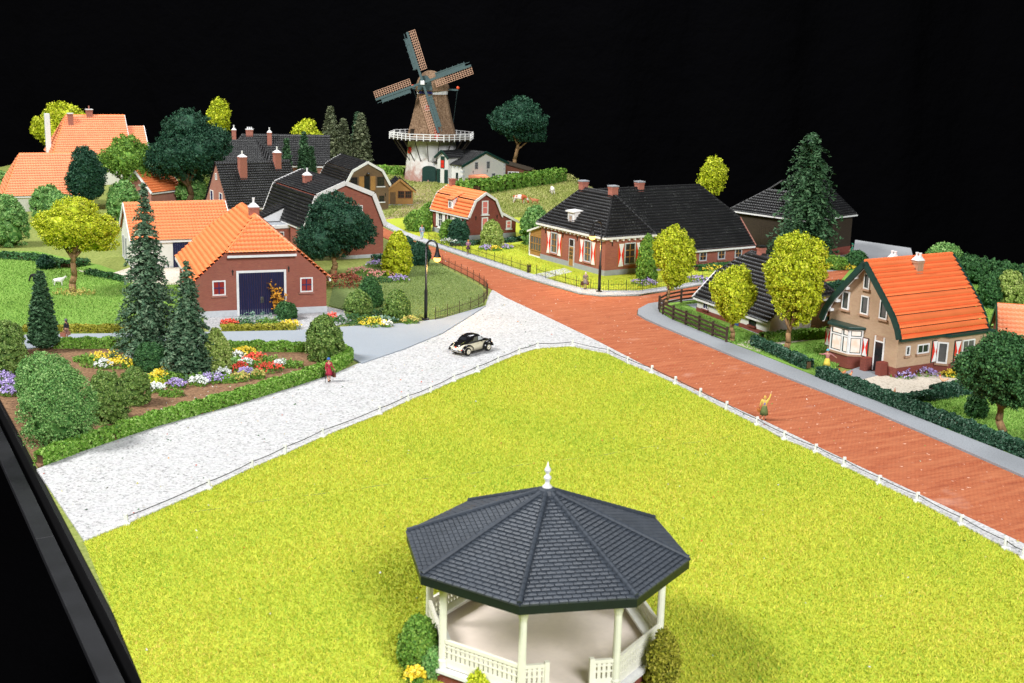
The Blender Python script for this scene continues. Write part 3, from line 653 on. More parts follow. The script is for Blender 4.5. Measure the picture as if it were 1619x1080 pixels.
def hedge(label, pts, wd, ht, mat, seed, dens=150, leaf=.16, z=0., name='hedge', px=True, lump=.06):
    rng = np.random.default_rng(seed); P = [G(*p) if px else Vector((*p, 0)) for p in pts]; t = thing(name, label, 'hedge', (P[0].x, P[0].y, z))
    O = np.array(P[0]); PP = []; NN = []; core = MB()
    for a, b in zip(P, P[1:]):
        L = (b-a).length; d = (b-a)/L; s = Vector((-d.y, d.x, 0)); n = int(L*dens*1.5*(2*ht+wd)); q = rng.uniform(-.1, L+.1, n); w = rng.uniform(0, 2*ht+wd, n)
        off = np.where(w < ht, -wd/2, np.where(w > ht+wd, wd/2, w-ht-wd/2)); zz = np.where(w < ht, w, np.where(w > ht+wd, 2*ht+wd-w, ht))
        nl = np.where(w < ht, -1., np.where(w > ht+wd, 1., 0.)); nv = np.where((w >= ht) & (w <= ht+wd), 1., .25)
        rd = np.minimum(1, (ht - zz + .02)/(.25*ht)); off = np.where(nl != 0, off*(.82 + .18*rd), off); zz = np.where(nl == 0, zz - .35*ht*np.clip(np.abs(off)/(wd/2) - .55, 0, 1)**1.5, zz)
        lu = lump*(np.sin(q*2.3 + a.x) + np.sin(q*5.1 + a.y + off*4)); off = off*(1 + lu); zz = zz*(1 + lu) + rng.normal(0, .025, n)
        pt = np.array(a)[None] - O + q[:, None]*np.array(d) + off[:, None]*np.array(s); pt[:, 2] = zz + .02
        PP.append(pt); NN.append(nl[:, None]*np.array(s)[None] + nv[:, None]*np.array([[0, 0, 1.]]))
        core.beam(a - P[0] + Vector((0,0,ht*.42)), b - P[0] + Vector((0,0,ht*.42)), wd*.5, ht*.62)
    leaves_obj('foliage', np.concatenate(PP), np.concatenate(NN), leaf*1.35, mat, t, seed, .8)
    core.build('branches', M['barkdark'], t); return t
def flowers(label, base, w_px, fm, seed, gm=None, h=.55, nf=70, ng=240, dep=1.0, name='flower_clump', cat='flowers', fs=.13):
    rng = np.random.default_rng(seed); b = G(*base); b.z = .1; t = thing(name, label, cat, b); r = w_px*.62*MPP(b)
    a = rng.uniform(0, 6.28, ng); q = np.sqrt(rng.uniform(0, 1, ng)); P = np.stack([r*q*np.cos(a), r*dep*q*np.sin(a), rng.uniform(.05, .8, ng)*h*(1.05-q*q*.6)], 1)
    leaves_obj('foliage', P, np.stack([np.cos(a), np.sin(a), rng.normal(0, .4, ng)], 1), .26, gm or M['l_mid'], t, seed, .5, .28)
    a = rng.uniform(0, 6.28, nf); q = np.sqrt(rng.uniform(0, 1, nf)); P = np.stack([r*q*np.cos(a), r*dep*q*np.sin(a), h*(1.15-q*q*.55)*rng.uniform(.75, 1.1, nf)], 1)
    P = (P[:, None] + rng.normal(0, .06, (nf, 4, 3))).reshape(-1, 3)
    leaves_obj('blossoms', P, np.tile([0, -.2, .9], (len(P), 1)), fs, fm, t, seed+1, .6, .9); return t
# ------------------------------------------------------------------ gazebo
def gazebo():
    t = thing('gazebo', 'octagonal white gazebo with dark slate roof in the foreground', 'gazebo', (GAZ[0], GAZ[1], 0)); n8 = 8; a0 = R(169.53)
    Re, ze, za = 5.76, 4.55, 6.95; Rp = 4.75; zf = 0.62
    def pt(k, r, z): a = a0 + k*math.pi/4; return Vector((r*math.cos(a), r*math.sin(a), z))
    MB().prism([pt(k, Rp+.22, 0)[:2] for k in range(8)], 'z', -.05, zf-.2).build('base', M['brickdark'], t)
    MB().prism([pt(k, Rp+.34, 0)[:2] for k in range(8)], 'z', zf-.2, zf-.06).build('base_rim', M['white'], t)
    MB().prism([pt(k, Rp-.1, 0)[:2] for k in range(8)], 'z', zf-.06, zf).build('floor', M['floor'], t)
    mb = MB(); mb.add([pt(k, Re-.25, ze-.06) for k in range(8)] + [pt(0, 0, za-.5)], [(k, (k+1) % 8, 8) for k in range(8)]); mb.build('ceiling', M['offwhite'], t)
    mb = MB()
    for k in range(8):
        a, b = pt(k, Re, ze), pt(k+1, Re, ze); c, d = pt(k, Re-.12, ze), pt(k+1, Re-.12, ze); dz = Vector((0,0,-.34)); mb.hexa([a+dz, b+dz, d+dz, c+dz, a, b, d, c])
    mb.build('fascia', M['fascia'], t)
    for k in range(8):
        a, b = pt(k, Re+.03, ze), pt(k+1, Re+.03, ze); ap = Vector((0,0,za)); e = (b-a).normalized(); L = (b-a).length; mid = (a+b)/2; up = (ap-mid).normalized(); H = (ap-mid).length; nn = e.cross(up).normalized()
        if nn.z < 0: nn = -nn
        und = MB(); und.add([a, b, ap], [(0,1,2)]); 
        mb = MB(); rows = 30; rng = random.Random(k)
        for r in range(rows):
            v0, v1 = H*r/rows, H*(r+1)/rows; hw0, hw1 = L/2*(1-r/rows), L/2*(1-(r+1)/rows); wd = .36; off = (r % 2)*wd/2
            for i in range(-9, 10):
                x0, x1 = i*wd+off, (i+1)*wd+off-.035; x0c, x1c = max(x0, -hw0), min(x1, hw0)
                if x1c - x0c < .05: continue
                y0c, y1c = max(x0, -hw1), min(x1, hw1)
                if y1c < y0c: y0c = y1c = max(-hw1, min(hw1, (x0c+x1c)/2))
                j = rng.uniform(-.006, .006); q = lambda x, v, o: mid + e*x + up*v + nn*o
                P = [q(x0c,v0,.0), q(x1c,v0,.0), q(y1c,v1,.0), q(y0c,v1,.0), q(x0c,v0+.02,.075+j), q(x1c,v0+.02,.075+j), q(y1c,v1,.035), q(y0c,v1,.035)]
                mb.add(P, [(4,5,6,7),(0,1,5,4),(1,2,6,5),(3,0,4,7)])
        und.add([], []); mb.add(und.v, und.f); mb.build('shingles', M['slate'], t, kind='stuff', fixn=False)
        ridge(t, pt(k, Re-.05, ze+.02), Vector((0,0,za-.02)), M['slate'], .10, .3, 'hip_tiles')
    MB().lathe([(.42, za-.14), (.36, za+.04), (.2, za+.1)], 16).build('roof_cap', M['slate'], t)
    MB().lathe([(.2, 0), (.2, .06), (.10, .16), (.09, .30), (.15, .38), (.15, .46), (.07, .54), (.07, .62), (.13, .70), (.13, .78), (.05, .9), (.015, 1.08)], 14, (0,0,za+.08)).build('finial', M['white'], t, smooth=True)
    for k in range(8):
        p = pt(k, Rp, 0); mb = MB().lathe([(.20, zf-.05), (.20, zf+.25), (.155, zf+.3), (.145, zf+2.9), (.19, zf+3.1), (.19, ze-.05)], 12, (p.x, p.y, 0)); mb.build('post', M['creampost'], t, smooth=False)
    ent = 2                                          # entrance side faces the camera
    for k in range(8):
        a, b = pt(k, Rp, zf), pt(k+1, Rp, zf); L = (b-a).length; u = (b-a)/L; nm = Vector((-u.y, u.x, 0)); nm = nm if nm.dot(a) > 0 else -nm
        f = Face(a, u, nm); spans = [(0, L)] if k != ent else [(0, .95), (L-.95, L)]
        for s0, s1 in spans:
            mb = MB(); T = .05; f.box(mb, s0, s1, .0, .34, -T, T); f.box(mb, s0, s1, .98, 1.12, -T-.02, T+.02); f.box(mb, s0, s1, .60, .66, -T, T)
            f.box(mb, s0, s1, .84, .9, -T, T)
            n = max(2, round((s1-s0)/.21))
            for i in range(n): x = s0 + (s1-s0)*(i+.5)/n; f.box(mb, x-.065, x+.065, .34, .98, -T+.01, T-.01)
            if len(spans) == 2: e0 = s1 if s0 == 0 else s0; f.box(mb, e0-.09, e0+.09, 0, 1.2, -.09, .09)
            mb.build('balustrade', M['cream'], t)
        if k != ent: mb = MB(); f.box(mb, .1, L-.1, .34, .46, -.5, -.06); mb.build('bench', M['white'], t)
    mb = MB(); a, b = pt(ent, Rp, 0), pt(ent+1, Rp, 0); u = (b-a).normalized(); nm = (a+b).normalized(); c = (a+b)/2
    f = Face(c, u, nm)
    for i in range(3): f.box(mb, -1.1, 1.1, -.02, zf-.1-.16*i, .1+.3*i, .4+.3*i)
    mb.build('steps', M['floor'], t)
gazebo()
# ------------------------------------------------------------------ red brick barn with blue doors
def halfhip(t, W, D, e, h, r, s, k, wall, roof, ridm, ov=.25, gv=.12, front_only=False):
    prof = [(0,-.1),(W,-.1),(W,e),(W-k,h),(k,h),(0,e)]
    MB().prism(prof, 'y', 0, D).build('wall', wall, t)
    sl = (h-e)/k; ze = e - sl*ov
    for sg in (0, 1):
        X = (lambda x: x) if sg == 0 else (lambda x: W-x)
        P = [(X(-ov), -gv, ze), (X(-ov), D+gv, ze), (X(k), D+gv, h), (X(W/2), D-s, r), (X(W/2), s, r), (X(k), -gv, h)]
        slope(t, P, roof)
    hs = (r-h)/s
    slope(t, [(k-.1, -.38, h-.38*hs*.6), (W-k+.1, -.38, h-.38*hs*.6), (W/2, s, r)], roof)
    slope(t, [(W-k+.1, D+.38, h-.38*hs*.6), (k-.1, D+.38, h-.38*hs*.6), (W/2, D-s, r)], roof)
    ridge(t, (W/2, s, r), (W/2, D-s, r), ridm)
    for x in (k-.1, W-k+.1):
        ridge(t, (x, -.3, h-.1), (W/2, s, r), ridm, name='hip_tiles'); ridge(t, (x, D+.3, h-.1), (W/2, D-s, r), ridm, name='hip_tiles')
    return ze
def barn():
    W, D, e, h, r, s, k = 11.6, 14.3, 3.36, 5.92, 8.55, 2.73, 2.86
    t = thing('brick_barn', 'red brick barn with orange half-hipped roof and big dark blue doors', 'barn', (-27.88, 108.13, 0), R(20.3))
    ze = halfhip(t, W, D, e, h, r, s, k, M['brick'], M['orange'], M['orange']); plinth(t, W, D, .62, M['lightgrey'])
    f = Face((0,0,0), (1,0,0), (0,-1,0))
    boards(t, [((-.32, -.15, ze-.1), (-.32, D+.15, ze-.1)), ((W+.32, -.15, ze-.1), (W+.32, D+.15, ze-.1))], M['white'], .16, .2, 'gutter')
    boards(t, [((k-.1, -.5, h-.42), (W-k+.1, -.5, h-.42))], M['white'], .14, .2, 'gutter')
    mb = MB(); f.box(mb, 3.55, 3.75, .1, 4.15, 0, .12); f.box(mb, 7.75, 7.95, .1, 4.15, 0, .12); f.box(mb, 3.75, 7.75, 3.95, 4.15, 0, .115); mb.build('door_frame', M['white'], t)
    for u0 in (3.75, 5.755):
        d = None; mb = MB()
        for i in range(10): f.box(mb, u0+.2*i+.008, u0+.2*i+.192, .1, 3.95, 0, .06 + .006*(i % 3))
        d = mb.build('door', M['blue'], t); mb = MB(); x = u0 + (1.9 if u0 < 5 else .06); f.box(mb, x, x+.05, 1.2, 1.75, .06, .12); mb.build('handle', M['chrome'], d)
    for u in (1.45, 9.2): window(t, f, u, 2.0, 1.15, 1.35, M['white'], M['redpane'], 2, 2, M['brickpink'], .12, .09, M['bluewin'])
    anchors(t, f, [(3.25, 4.0), (8.2, 4.15)])
    chimney(t, W/2, s+1.3, r-.8, r+.75, .85)
barn()
# ------------------------------------------------------------------ generic gable house, ridge along x
def gable_x(t, W, D, e, r, wall, roof, ridm, ov=.35, gv=.2, verge=None, hipL=0, hipR=0, wallz=-.1):
    k = (r-e)/(D/2); ze = e - k*ov
    MB().prism([(0,wallz),(D,wallz),(D,e),(D/2,r),(0,e)] if not (hipL or hipR) else [(0,wallz),(D,wallz),(D,e),(0,e)], 'x', 0, W).build('wall', wall, t)
    xl = -gv if not hipL else -ov; xr = W+gv if not hipR else W+ov; rl = -gv if not hipL else hipL; rr = W+gv if not hipR else W-hipR
    slope(t, [(xl,-ov,ze),(xr,-ov,ze),(rr,D/2,r),(rl,D/2,r)], roof); slope(t, [(xr,D+ov,ze),(xl,D+ov,ze),(rl,D/2,r),(rr,D/2,r)], roof)
    if hipL: slope(t, [(xl,D+ov,ze),(xl,-ov,ze),(rl,D/2,r)], roof); [ridge(t, (xl,y,ze+.05), (rl,D/2,r), ridm, name='hip_tiles') for y in (-ov, D+ov)]
    if hipR: slope(t, [(xr,-ov,ze),(xr,D+ov,ze),(rr,D/2,r)], roof); [ridge(t, (xr,y,ze+.05), (rr,D/2,r), ridm, name='hip_tiles') for y in (-ov, D+ov)]
    ridge(t, (rl,D/2,r), (rr,D/2,r), ridm)
    if verge:
        seg = []
        for x, hh in ((xl-.05, hipL), (xr+.05, hipR)):
            if not hh: seg += [((x,-ov,ze+.03),(x,D/2,r+.03)), ((x,D+ov,ze+.03),(x,D/2,r+.03))]
        if seg: boards(t, seg, verge, .10, .34)
    boards(t, [((xl,-ov-.06,ze-.04),(xr,-ov-.06,ze-.04)), ((xl,D+ov+.06,ze-.04),(xr,D+ov+.06,ze-.04))], M['white'], .14, .18, 'gutter')
    return ze
def white_house():
    t = thing('white_outbuilding', 'white plastered outbuilding with orange gabled roof behind the tall spruce', 'house', (-40.45, 131.43, 0), R(24)); W, D, e, r = 10.5, 9.0, 3.2, 6.4
    gable_x(t, W, D, e, r, M['offwhite'], M['orange'], M['orange'], verge=M['white'])
    f = Face((0,D,0), (0,-1,0), (-1,0,0))
    for u in (1.4, 3.6): window(t, f, u, .25, .75, 2.4, M['lightgrey'], M['glass'], 1, 1)
    f = Face((0,0,0), (1,0,0), (0,-1,0)); mb = MB()
    for i in range(22): f.box(mb, 4.2+.25*i, 4.2+.25*i+.235, .05, 2.75, 0, .07+.006*(i % 2))
    mb.build('door', M['blue'], t); plinth(t, W, D, .18, M['lightgrey'])
white_house()
# ------------------------------------------------------------------ gambrel houses, gable at y=0
def gambrel(t, W, D, e, h, r, k, wall, roof, ridm, trim, ov=.3, gv=.3, x0=0., board=.36):
    MB().prism([(x0,-.1),(x0+W,-.1),(x0+W,e),(x0+W-k,h),(x0+W/2,r),(x0+k,h),(x0,e)], 'y', 0, D).build('wall', wall, t)
    sl = (h-e)/k; ze = e - sl*ov*.5; xo = ov*.5
    pr = [(x0-xo, ze), (x0+k, h), (x0+W/2, r), (x0+W-k, h), (x0+W+xo, ze)]
    for i in range(4):
        (xa, za), (xb, zb) = pr[i], pr[i+1]
        P = [(xa,-gv,za),(xa,D+gv,za),(xb,D+gv,zb),(xb,-gv,zb)] if i < 2 else [(xb,-gv,zb),(xb,D+gv,zb),(xa,D+gv,za),(xa,-gv,za)]
        slope(t, P, roof)
    ridge(t, (x0+W/2,-gv,r+.02), (x0+W/2,D+gv,r+.02), ridm)
    for y in (-gv-.05, D+gv+.05):
        mb = MB()
        for i in range(4): mb.beam((pr[i][0], y, pr[i][1]+.06), (pr[i+1][0], y, pr[i+1][1]+.06), .14, board)
        mb.build('bargeboard', trim, t)
    boards(t, [((x,-gv,ze-.05),(x,D+gv,ze-.05)) for x in (x0-xo-.08, x0+W+xo+.08)], trim, .14, .2, 'gutter')
def gambrel_house():
    t = thing('gambrel_house', 'brick house with black gambrel roof and white trim behind the dark round tree', 'house', (-23.47, 139.29, 0), R(29.0)); W, D, e, h, r, k = 9.47, 14, 4.02, 7.28, 8.65, 1.35
    gambrel(t, W, D, e, h, r, k, M['brick'], M['black'], M['ridgeblack'], M['white'], board=.5); plinth(t, W, D, .4, M['lightgrey'])
    chimney(t, 2.9, 7.2, 6.6, 8.9, .85, capst='cone', pots=1)
    f = Face((0,0,0), (1,0,0), (0,-1,0)); window(t, f, 5.9, 4.6, 1.0, 1.5, M['white'], M['glass'], 2, 2, M['brickpink'])
    # flat-roofed annex and dormer on the left side
    x0, y0 = -3.6, 5.2
    MB().box(x0, -.02, y0, y0+5.0, -.1, 3.1).build('annex_wall', M['brick'], t); MB().box(x0-.25, .0, y0-.25, y0+5.25, 3.1, 3.5).build('annex_roof_edge', M['white'], t, bevel=.03)
    MB().box(x0-.05, -.05, y0-.05, y0+5.05, 3.46, 3.53).build('annex_roof', M['grey'], t)
    f = Face((x0,y0,0), (1,0,0), (0,-1,0)); window(t, f, 1.3, 1.4, 1.6, 1.3, M['white'], M['glassgrey'], 2, 1, M['white'])
    mb = MB(); mb.add([(x0+.4, y0+2.4, 3.6), (.55, y0+2.4, 5.2), (.55, y0+2.4, 3.6), (x0+.4, y0+4.9, 3.6), (.55, y0+4.9, 5.2), (.55, y0+4.9, 3.6)], [(0,2,1),(3,4,5),(0,1,4,3),(1,2,5,4)]); mb.build('dormer', M['white'], t)
    slope(t, [(x0+.2,y0+5.0,3.6),(x0+.2,y0+2.2,3.6),(.6,y0+2.2,5.3),(.6,y0+5.0,5.3)], M['black'])
gambrel_house()
def brown_barn():
    t = thing('brown_barn', 'brown brick barn with black gambrel roof and ochre loft shutters', 'barn', (-25.02, 184.06, 0), R(25)); W, D, e, h, r, k = 6.7, 12.5, 3.9, 5.75, 7.0, 1.05
    gambrel(t, W, D, e, h, r, k, M['brickbrown'], M['black'], M['ridgeblack'], M['white'])
    f = Face((0,0,0), (1,0,0), (0,-1,0))
    mb = MB(); f.box(mb, 2.9, 3.75, 3.0, 5.1, -.02, .06); mb.build('loft_opening', M['glass'], t)
    for u in (2.1, 3.85): mb = MB(); f.box(mb, u, u+.75, 2.9, 5.0, .02, .12); mb.build('loft_shutter', M['ochre'], t)
    for u in (.75, 4.9): window(t, f, u, 3.5, 1.1, 1.4, M['darkwood'], M['glass'], 3, 3, M['white'], .08, .05)
    window(t, f, 5.2, 1.2, .8, .9, M['darkwood'], M['glass'], 2, 2, M['white'], .08, .05)
    mb = MB(); mb.tube(f.p(3.35, 5.5, 0), f.p(3.35, 5.5, .6), .07); mb.lathe([(.3, 0), (.3, .12), (.1, .25)], 10, f.p(3.35, 5.35, .6)); mb.build('hoist', M['iron'], t); anchors(t, f, [(6.2, 2.2)])
brown_barn()
def wood_shed():
    p = G(628, 325); t = thing('wooden_shed', 'small ochre wooden shed with black roof beside the brown barn', 'shed', (p.x-1.6, p.y, 0), R(12)); W, D = 4.0, 4.5
    MB().prism([(0,-.1),(W,-.1),(W,2.3),(W/2,3.9),(0,2.3)], 'y', 0, D).build('wall', M['ochre'], t)
    for X in (lambda x: x, lambda x: W-x): slope(t, [(X(-.4),-.35,1.98),(X(-.4),D+.3,1.98),(X(W/2),D+.3,3.9),(X(W/2),-.35,3.9)], M['black'])
    boards(t, [((-.4,-.4,2.0),(W/2,-.4,3.95)), ((W+.4,-.4,2.0),(W/2,-.4,3.95))], M['ochre'], .12, .3)
    f = Face((0,0,0), (1,0,0), (0,-1,0)); mb = MB(); f.box(mb, .5, 1.35, .05, 2.0, 0, .07); d = mb.build('door', M['plankbrown'], t)
    window(t, f, 1.7, 1.1, 1.0, 1.1, M['brownwood'], M['glass'], 3, 2); window(t, f, 2.8, 1.1, 1.0, 1.1, M['brownwood'], M['glass'], 3, 2)
    MB().box(-.1, W+.1, -.1, D+.1, -.1, .15).build('plinth', M['grey'], t)
wood_shed()
# ------------------------------------------------------------------ small orange cottage
def cottage():
    t = thing('brick_cottage', 'small brick cottage with orange gambrel roof and white trim by the meadow', 'house', (-5.9, 157.44, 0), R(34.3)); W, D, e, h, r, k = 4.75, 8.8, 3.3, 5.05, 5.95, .85
    gambrel(t, W, D, e, h, r, k, M['brickdark'], M['orange'], M['orange'], M['white'], board=.3)
    MB().prism([(W,-.1),(W+2.5,-.1),(W+2.5,2.1),(W,3.3)], 'y', 0, D*.999).build('lean_to_wall', M['brickdark'], t)
    slope(t, [(W+2.8,D+.2,2.0),(W+2.8,-.2,2.0),(W,-.2,3.35),(W,D+.2,3.35)], M['orange']); boards(t, [((W,-.3,3.42),(W+2.85,-.3,2.05))], M['white'], .12, .3)
    plinth(t, W+2.5, D, .75, M['grey'])
    f = Face((0,0,0), (1,0,0), (0,-1,0))
    window(t, f, 1.95, 3.3, .95, 1.75, M['white'], M['pinkpane'], 1, 2, M['white'], .14); window(t, f, 1.95, 1.05, .95, 1.9, M['white'], M['pinkpane'], 1, 2, M['white'], .14)
    window(t, f, W+.95, 1.3, .8, 1.05, M['white'], M['pinkpane'], 1, 2, M['white'], .13); anchors(t, f, [(1.1, 2.9), (4.3, 2.9)])
    g = Face((0,D,0), (0,-1,0), (-1,0,0))
    for u in (1.5, 5.6):
        window(t, g, u, .9, 1.2, 2.1, M['white'], M['glass'], 2, 2, M['white'], .13)
        for uu in (u-.58, u+1.22): shutter(t, g, uu, .95, .52, 2.0, M['green'], 'white')
    window(t, g, 3.75, .55, 1.05, 2.4, M['white'], M['glass'], 1, 3, None, .13, name='door')
    # dormer on the left roof
    mb = MB(); mb.hexa([(-.05,3.7,3.5),(-.05,4.9,3.5),(1.5,4.9,3.9),(1.5,3.7,3.9),(-.05,3.7,4.75),(-.05,4.9,4.75),(1.5,4.9,5.5),(1.5,3.7,5.5)]); mb.build('dormer', M['white'], t)
    slope(t, [(-.35,5.1,4.7),(-.35,3.5,4.7),(1.5,3.5,5.55),(1.5,5.1,5.55)], M['orange']); g2 = Face((-.05,4.9,0), (0,-1,0), (-1,0,0)); window(t, g2, .2, 3.75, .8, .85, M['white'], M['glass'], 2, 1)
    chimney(t, W/2+.1, D-.7, 5.2, 6.9, .6, capm=M['chimbrick'], capst='flat', pots=0)
cottage()
# ------------------------------------------------------------------ farmhouse with hourglass shutters
def farmhouse():
    t = thing('brick_farmhouse', 'long brick farmhouse with black tiled roof and red-white shutters', 'farmhouse', (3.06, 144.79, 0), R(-57.0)); W, D, e, h, r, s, k = 12.4, 21.3, 4.39, 2.37, 8.5, 3.3, 6.6
    MB().box(0, W, 0, k, -.1, e).build('wall', M['brick'], t)
    MB().prism([(.1,-.1),(W-.02,-.1),(W-.02,h),(W-2.6,h+2.4),(2.6,h+2.4),(.1,h)], 'y', k-.5, D).build('barn_wall', M['brick'], t)
    plinth(t, W, k, .72, M['grey']); MB().box(.05, W+.03, k-.02, D+.04, -.05, .35).build('barn_plinth', M['grey'], t)
    ov = .4; y2 = k
    sl = (r-e)/(k/2); ze = e - .1
    A, B = (s, k/2, r), (W-s, k/2, r)
    slope(t, [(-ov,-ov,ze),(W+ov,-ov,ze),B,A], M['black'])
    slope(t, [(W+ov,-ov,ze),(W+ov,k,ze),B], M['black']); slope(t, [(-ov,k,ze),(-ov,-ov,ze),A], M['black'])
    slope(t, [(W+ov,k,ze),(W/2,k+2,ze+.4),(W/2,k/2,r-.02),B], M['black'])
    # barn roof: two long slopes, half-hip at the far end
    for X in (lambda x: x, lambda x: W-x):
        slope(t, [(X(W+.4),k-.05,h-.28),(X(W+.4),D+.25,h-.28),(X(W-2.6),D+.25,h+2.66),(X(W/2),D-3.0,r+.05),(X(W/2),k/2,r+.05)], M['black'])
    slope(t, [(W-2.5,D+.35,h+2.55),(2.5,D+.35,h+2.55),(W/2,D-3.0,r)], M['black'])
    ridge(t, A, (B[0],B[1],B[2]), M['ridgeblack'], .17); ridge(t, (W/2,k/2,r+.1), (W/2,D-3.0,r+.1), M['ridgeblack'], .17)
    for p, q in (((-ov,-ov,ze),A), ((W+ov,-ov,ze),B), ((W+ov,k,ze),B), ((-ov,k,ze),A), ((W-2.5,D+.3,h+2.66),(W/2,D-3.0,r)), ((2.5,D+.3,h+2.66),(W/2,D-3.0,r))): ridge(t, p, q, M['ridgeblack'], .17, name='hip_tiles')
    boards(t, [((W+.45,D+.3,h-.2),(W-2.55,D+.3,h+2.76))], M['brickpink'], .16, .3, 'verge_tiles')
    boards(t, [((-ov,-ov-.05,ze-.02),(W+ov,-ov-.05,ze-.02)), ((W+ov+.05,-ov,ze-.02),(W+ov+.05,k,ze-.02))], M['white'], .2, .24, 'cornice')
    boards(t, [((W+.48,k,h-.3),(W+.48,D+.2,h-.3))], M['white'], .16, .2, 'gutter')
    f = Face((0,0,0), (1,0,0), (0,-1,0)); g = Face((W,0,0), (0,1,0), (1,0,0))
    for i in range(17): mb = MB(); f.box(mb, .25+.74*i, .43+.74*i, e-.5, e-.26, 0, .36); mb.build('corbel', M['white'], t)
    for i in range(8): mb = MB(); g.box(mb, .5+.8*i, .68+.8*i, e-.5, e-.26, 0, .36); mb.build('corbel', M['white'], t)
    for u in (2.1, 8.6):
        window(t, f, u, 1.2, 1.3, 2.4, M['lightgrey'], M['glassgrey'], 2, 3, M['brickpink'], .12, .1, M['ochre'])
        for uu in (u-.85, u+1.35): shutter(t, f, uu, 1.0, .8, 2.6)
    window(t, g, 2.6, 1.2, 1.5, 2.4, M['lightgrey'], M['glass'], 2, 3, M['brickpink'], .12, .1, M['ochre'])
    for uu in (1.72, 4.15): shutter(t, g, uu, 1.0, .82, 2.6)
    mb = MB(); f.box(mb, 5.75, 6.75, .25, 3.35, 0, .1); d = mb.build('door', M['lightgrey'], t)
    mb = MB(); f.box(mb, 5.87, 6.63, .3, 2.45, .09, .13); p = mb.build('door_leaf', M['ochre'], d); mb = MB()
    for j in range(3): f.box(mb, 5.97, 6.2, 1.1+.42*j, 1.42+.42*j, .125, .14); f.box(mb, 6.3, 6.53, 1.1+.42*j, 1.42+.42*j, .125, .14)
    mb.build('door_glass', M['glass'], d); mb = MB(); f.box(mb, 5.9, 6.6, 2.55, 3.25, .09, .12); mb.build('fanlight', M['glass'], d)
    for u in (13.4, 16.2, 18.8): window(t, g, u, .85, 1.1, 1.05, M['lightgrey'], M['glass'], 2, 2, M['brickpink'], .11, .09, M['ochre'])
    anchors(t, f, [(.9, 3.5), (4.4, 3.5), (7.2, 3.5)]); anchors(t, g, [(.9, 3.6), (5.9, 3.6)])
    # dormer
    dy, dz = .2, 4.75; mb = MB(); mb.hexa([(4.9,dy,dz-.3),(6.2,dy,dz-.3),(6.2,dy+1.7,dz+.4),(4.9,dy+1.7,dz+.4),(4.9,dy,dz+1.5),(6.2,dy,dz+1.5),(6.2,dy+1.9,dz+1.7),(4.9,dy+1.9,dz+1.7)]); dm = mb.build('dormer', M['white'], t)
    mb = MB(); mb.hexa([(4.75,dy-.25,dz+1.5),(6.35,dy-.25,dz+1.5),(6.35,dy+2.1,dz+1.72),(4.75,dy+2.1,dz+1.65),(4.75,dy-.25,dz+1.65),(6.35,dy-.25,dz+1.65),(6.35,dy+2.1,dz+1.8),(4.75,dy+2.1,dz+1.8)]); mb.build('dormer_roof', M['white'], dm)
    f2 = Face((4.9,dy,0), (1,0,0), (0,-1,0)); window(t, f2, .3, dz, .7, 1.2, M['lightgrey'], M['ochre'], 2, 2)
    for x, y in ((s+.1, k/2), (W-s-.1, k/2), (W/2, k+2.6)): chimney(t, x, y, r-.6, r+.85, .8, capm=M['grey'], capst='flat', pots=0)
    # glazed veranda on the left end
    v = MB(); v.box(-2.6, -2.45, .25, 5.0, -.05, 2.9); 
    MB().hexa([(-2.9,-.1,2.9),(0,-.1,3.85),(0,5.3,3.85),(-2.9,5.3,2.9),(-2.9,-.1,3.1),(0,-.1,4.05),(0,5.3,4.05),(-2.9,5.3,3.1)]).build('veranda_roof', M['white'], t)
    fv = Face((-2.6,.2,0), (1,0,0), (0,-1,0)); mb = MB(); mb.add([fv.p(0,.05,0), fv.p(2.6,.05,0), fv.p(2.6,3.7,0), fv.p(0,2.95,0), fv.p(0,.05,-.1), fv.p(2.6,.05,-.1), fv.p(2.6,3.7,-.1), fv.p(0,2.95,-.1)], [(0,1,2,3),(4,5,6,7),(0,4,5,1),(1,5,6,2),(2,6,7,3),(3,7,4,0)]); mb.build('veranda_front', M['ochre'], t)
    window(t, fv, .15, .85, 2.3, 1.75, M['ochre'], M['l_mid'] if False else M['glassgrey'], 4, 2, None, .1, .09); v.build('veranda_wall', M['ochre'], t)
    mb = MB(); fv.box(mb, -.06, .06, 0, 2.95, 0, .1); fv.box(mb, 0, 2.6, -.02, .3, 0, .08); mb.build('veranda_post', M['white'], t)
farmhouse()
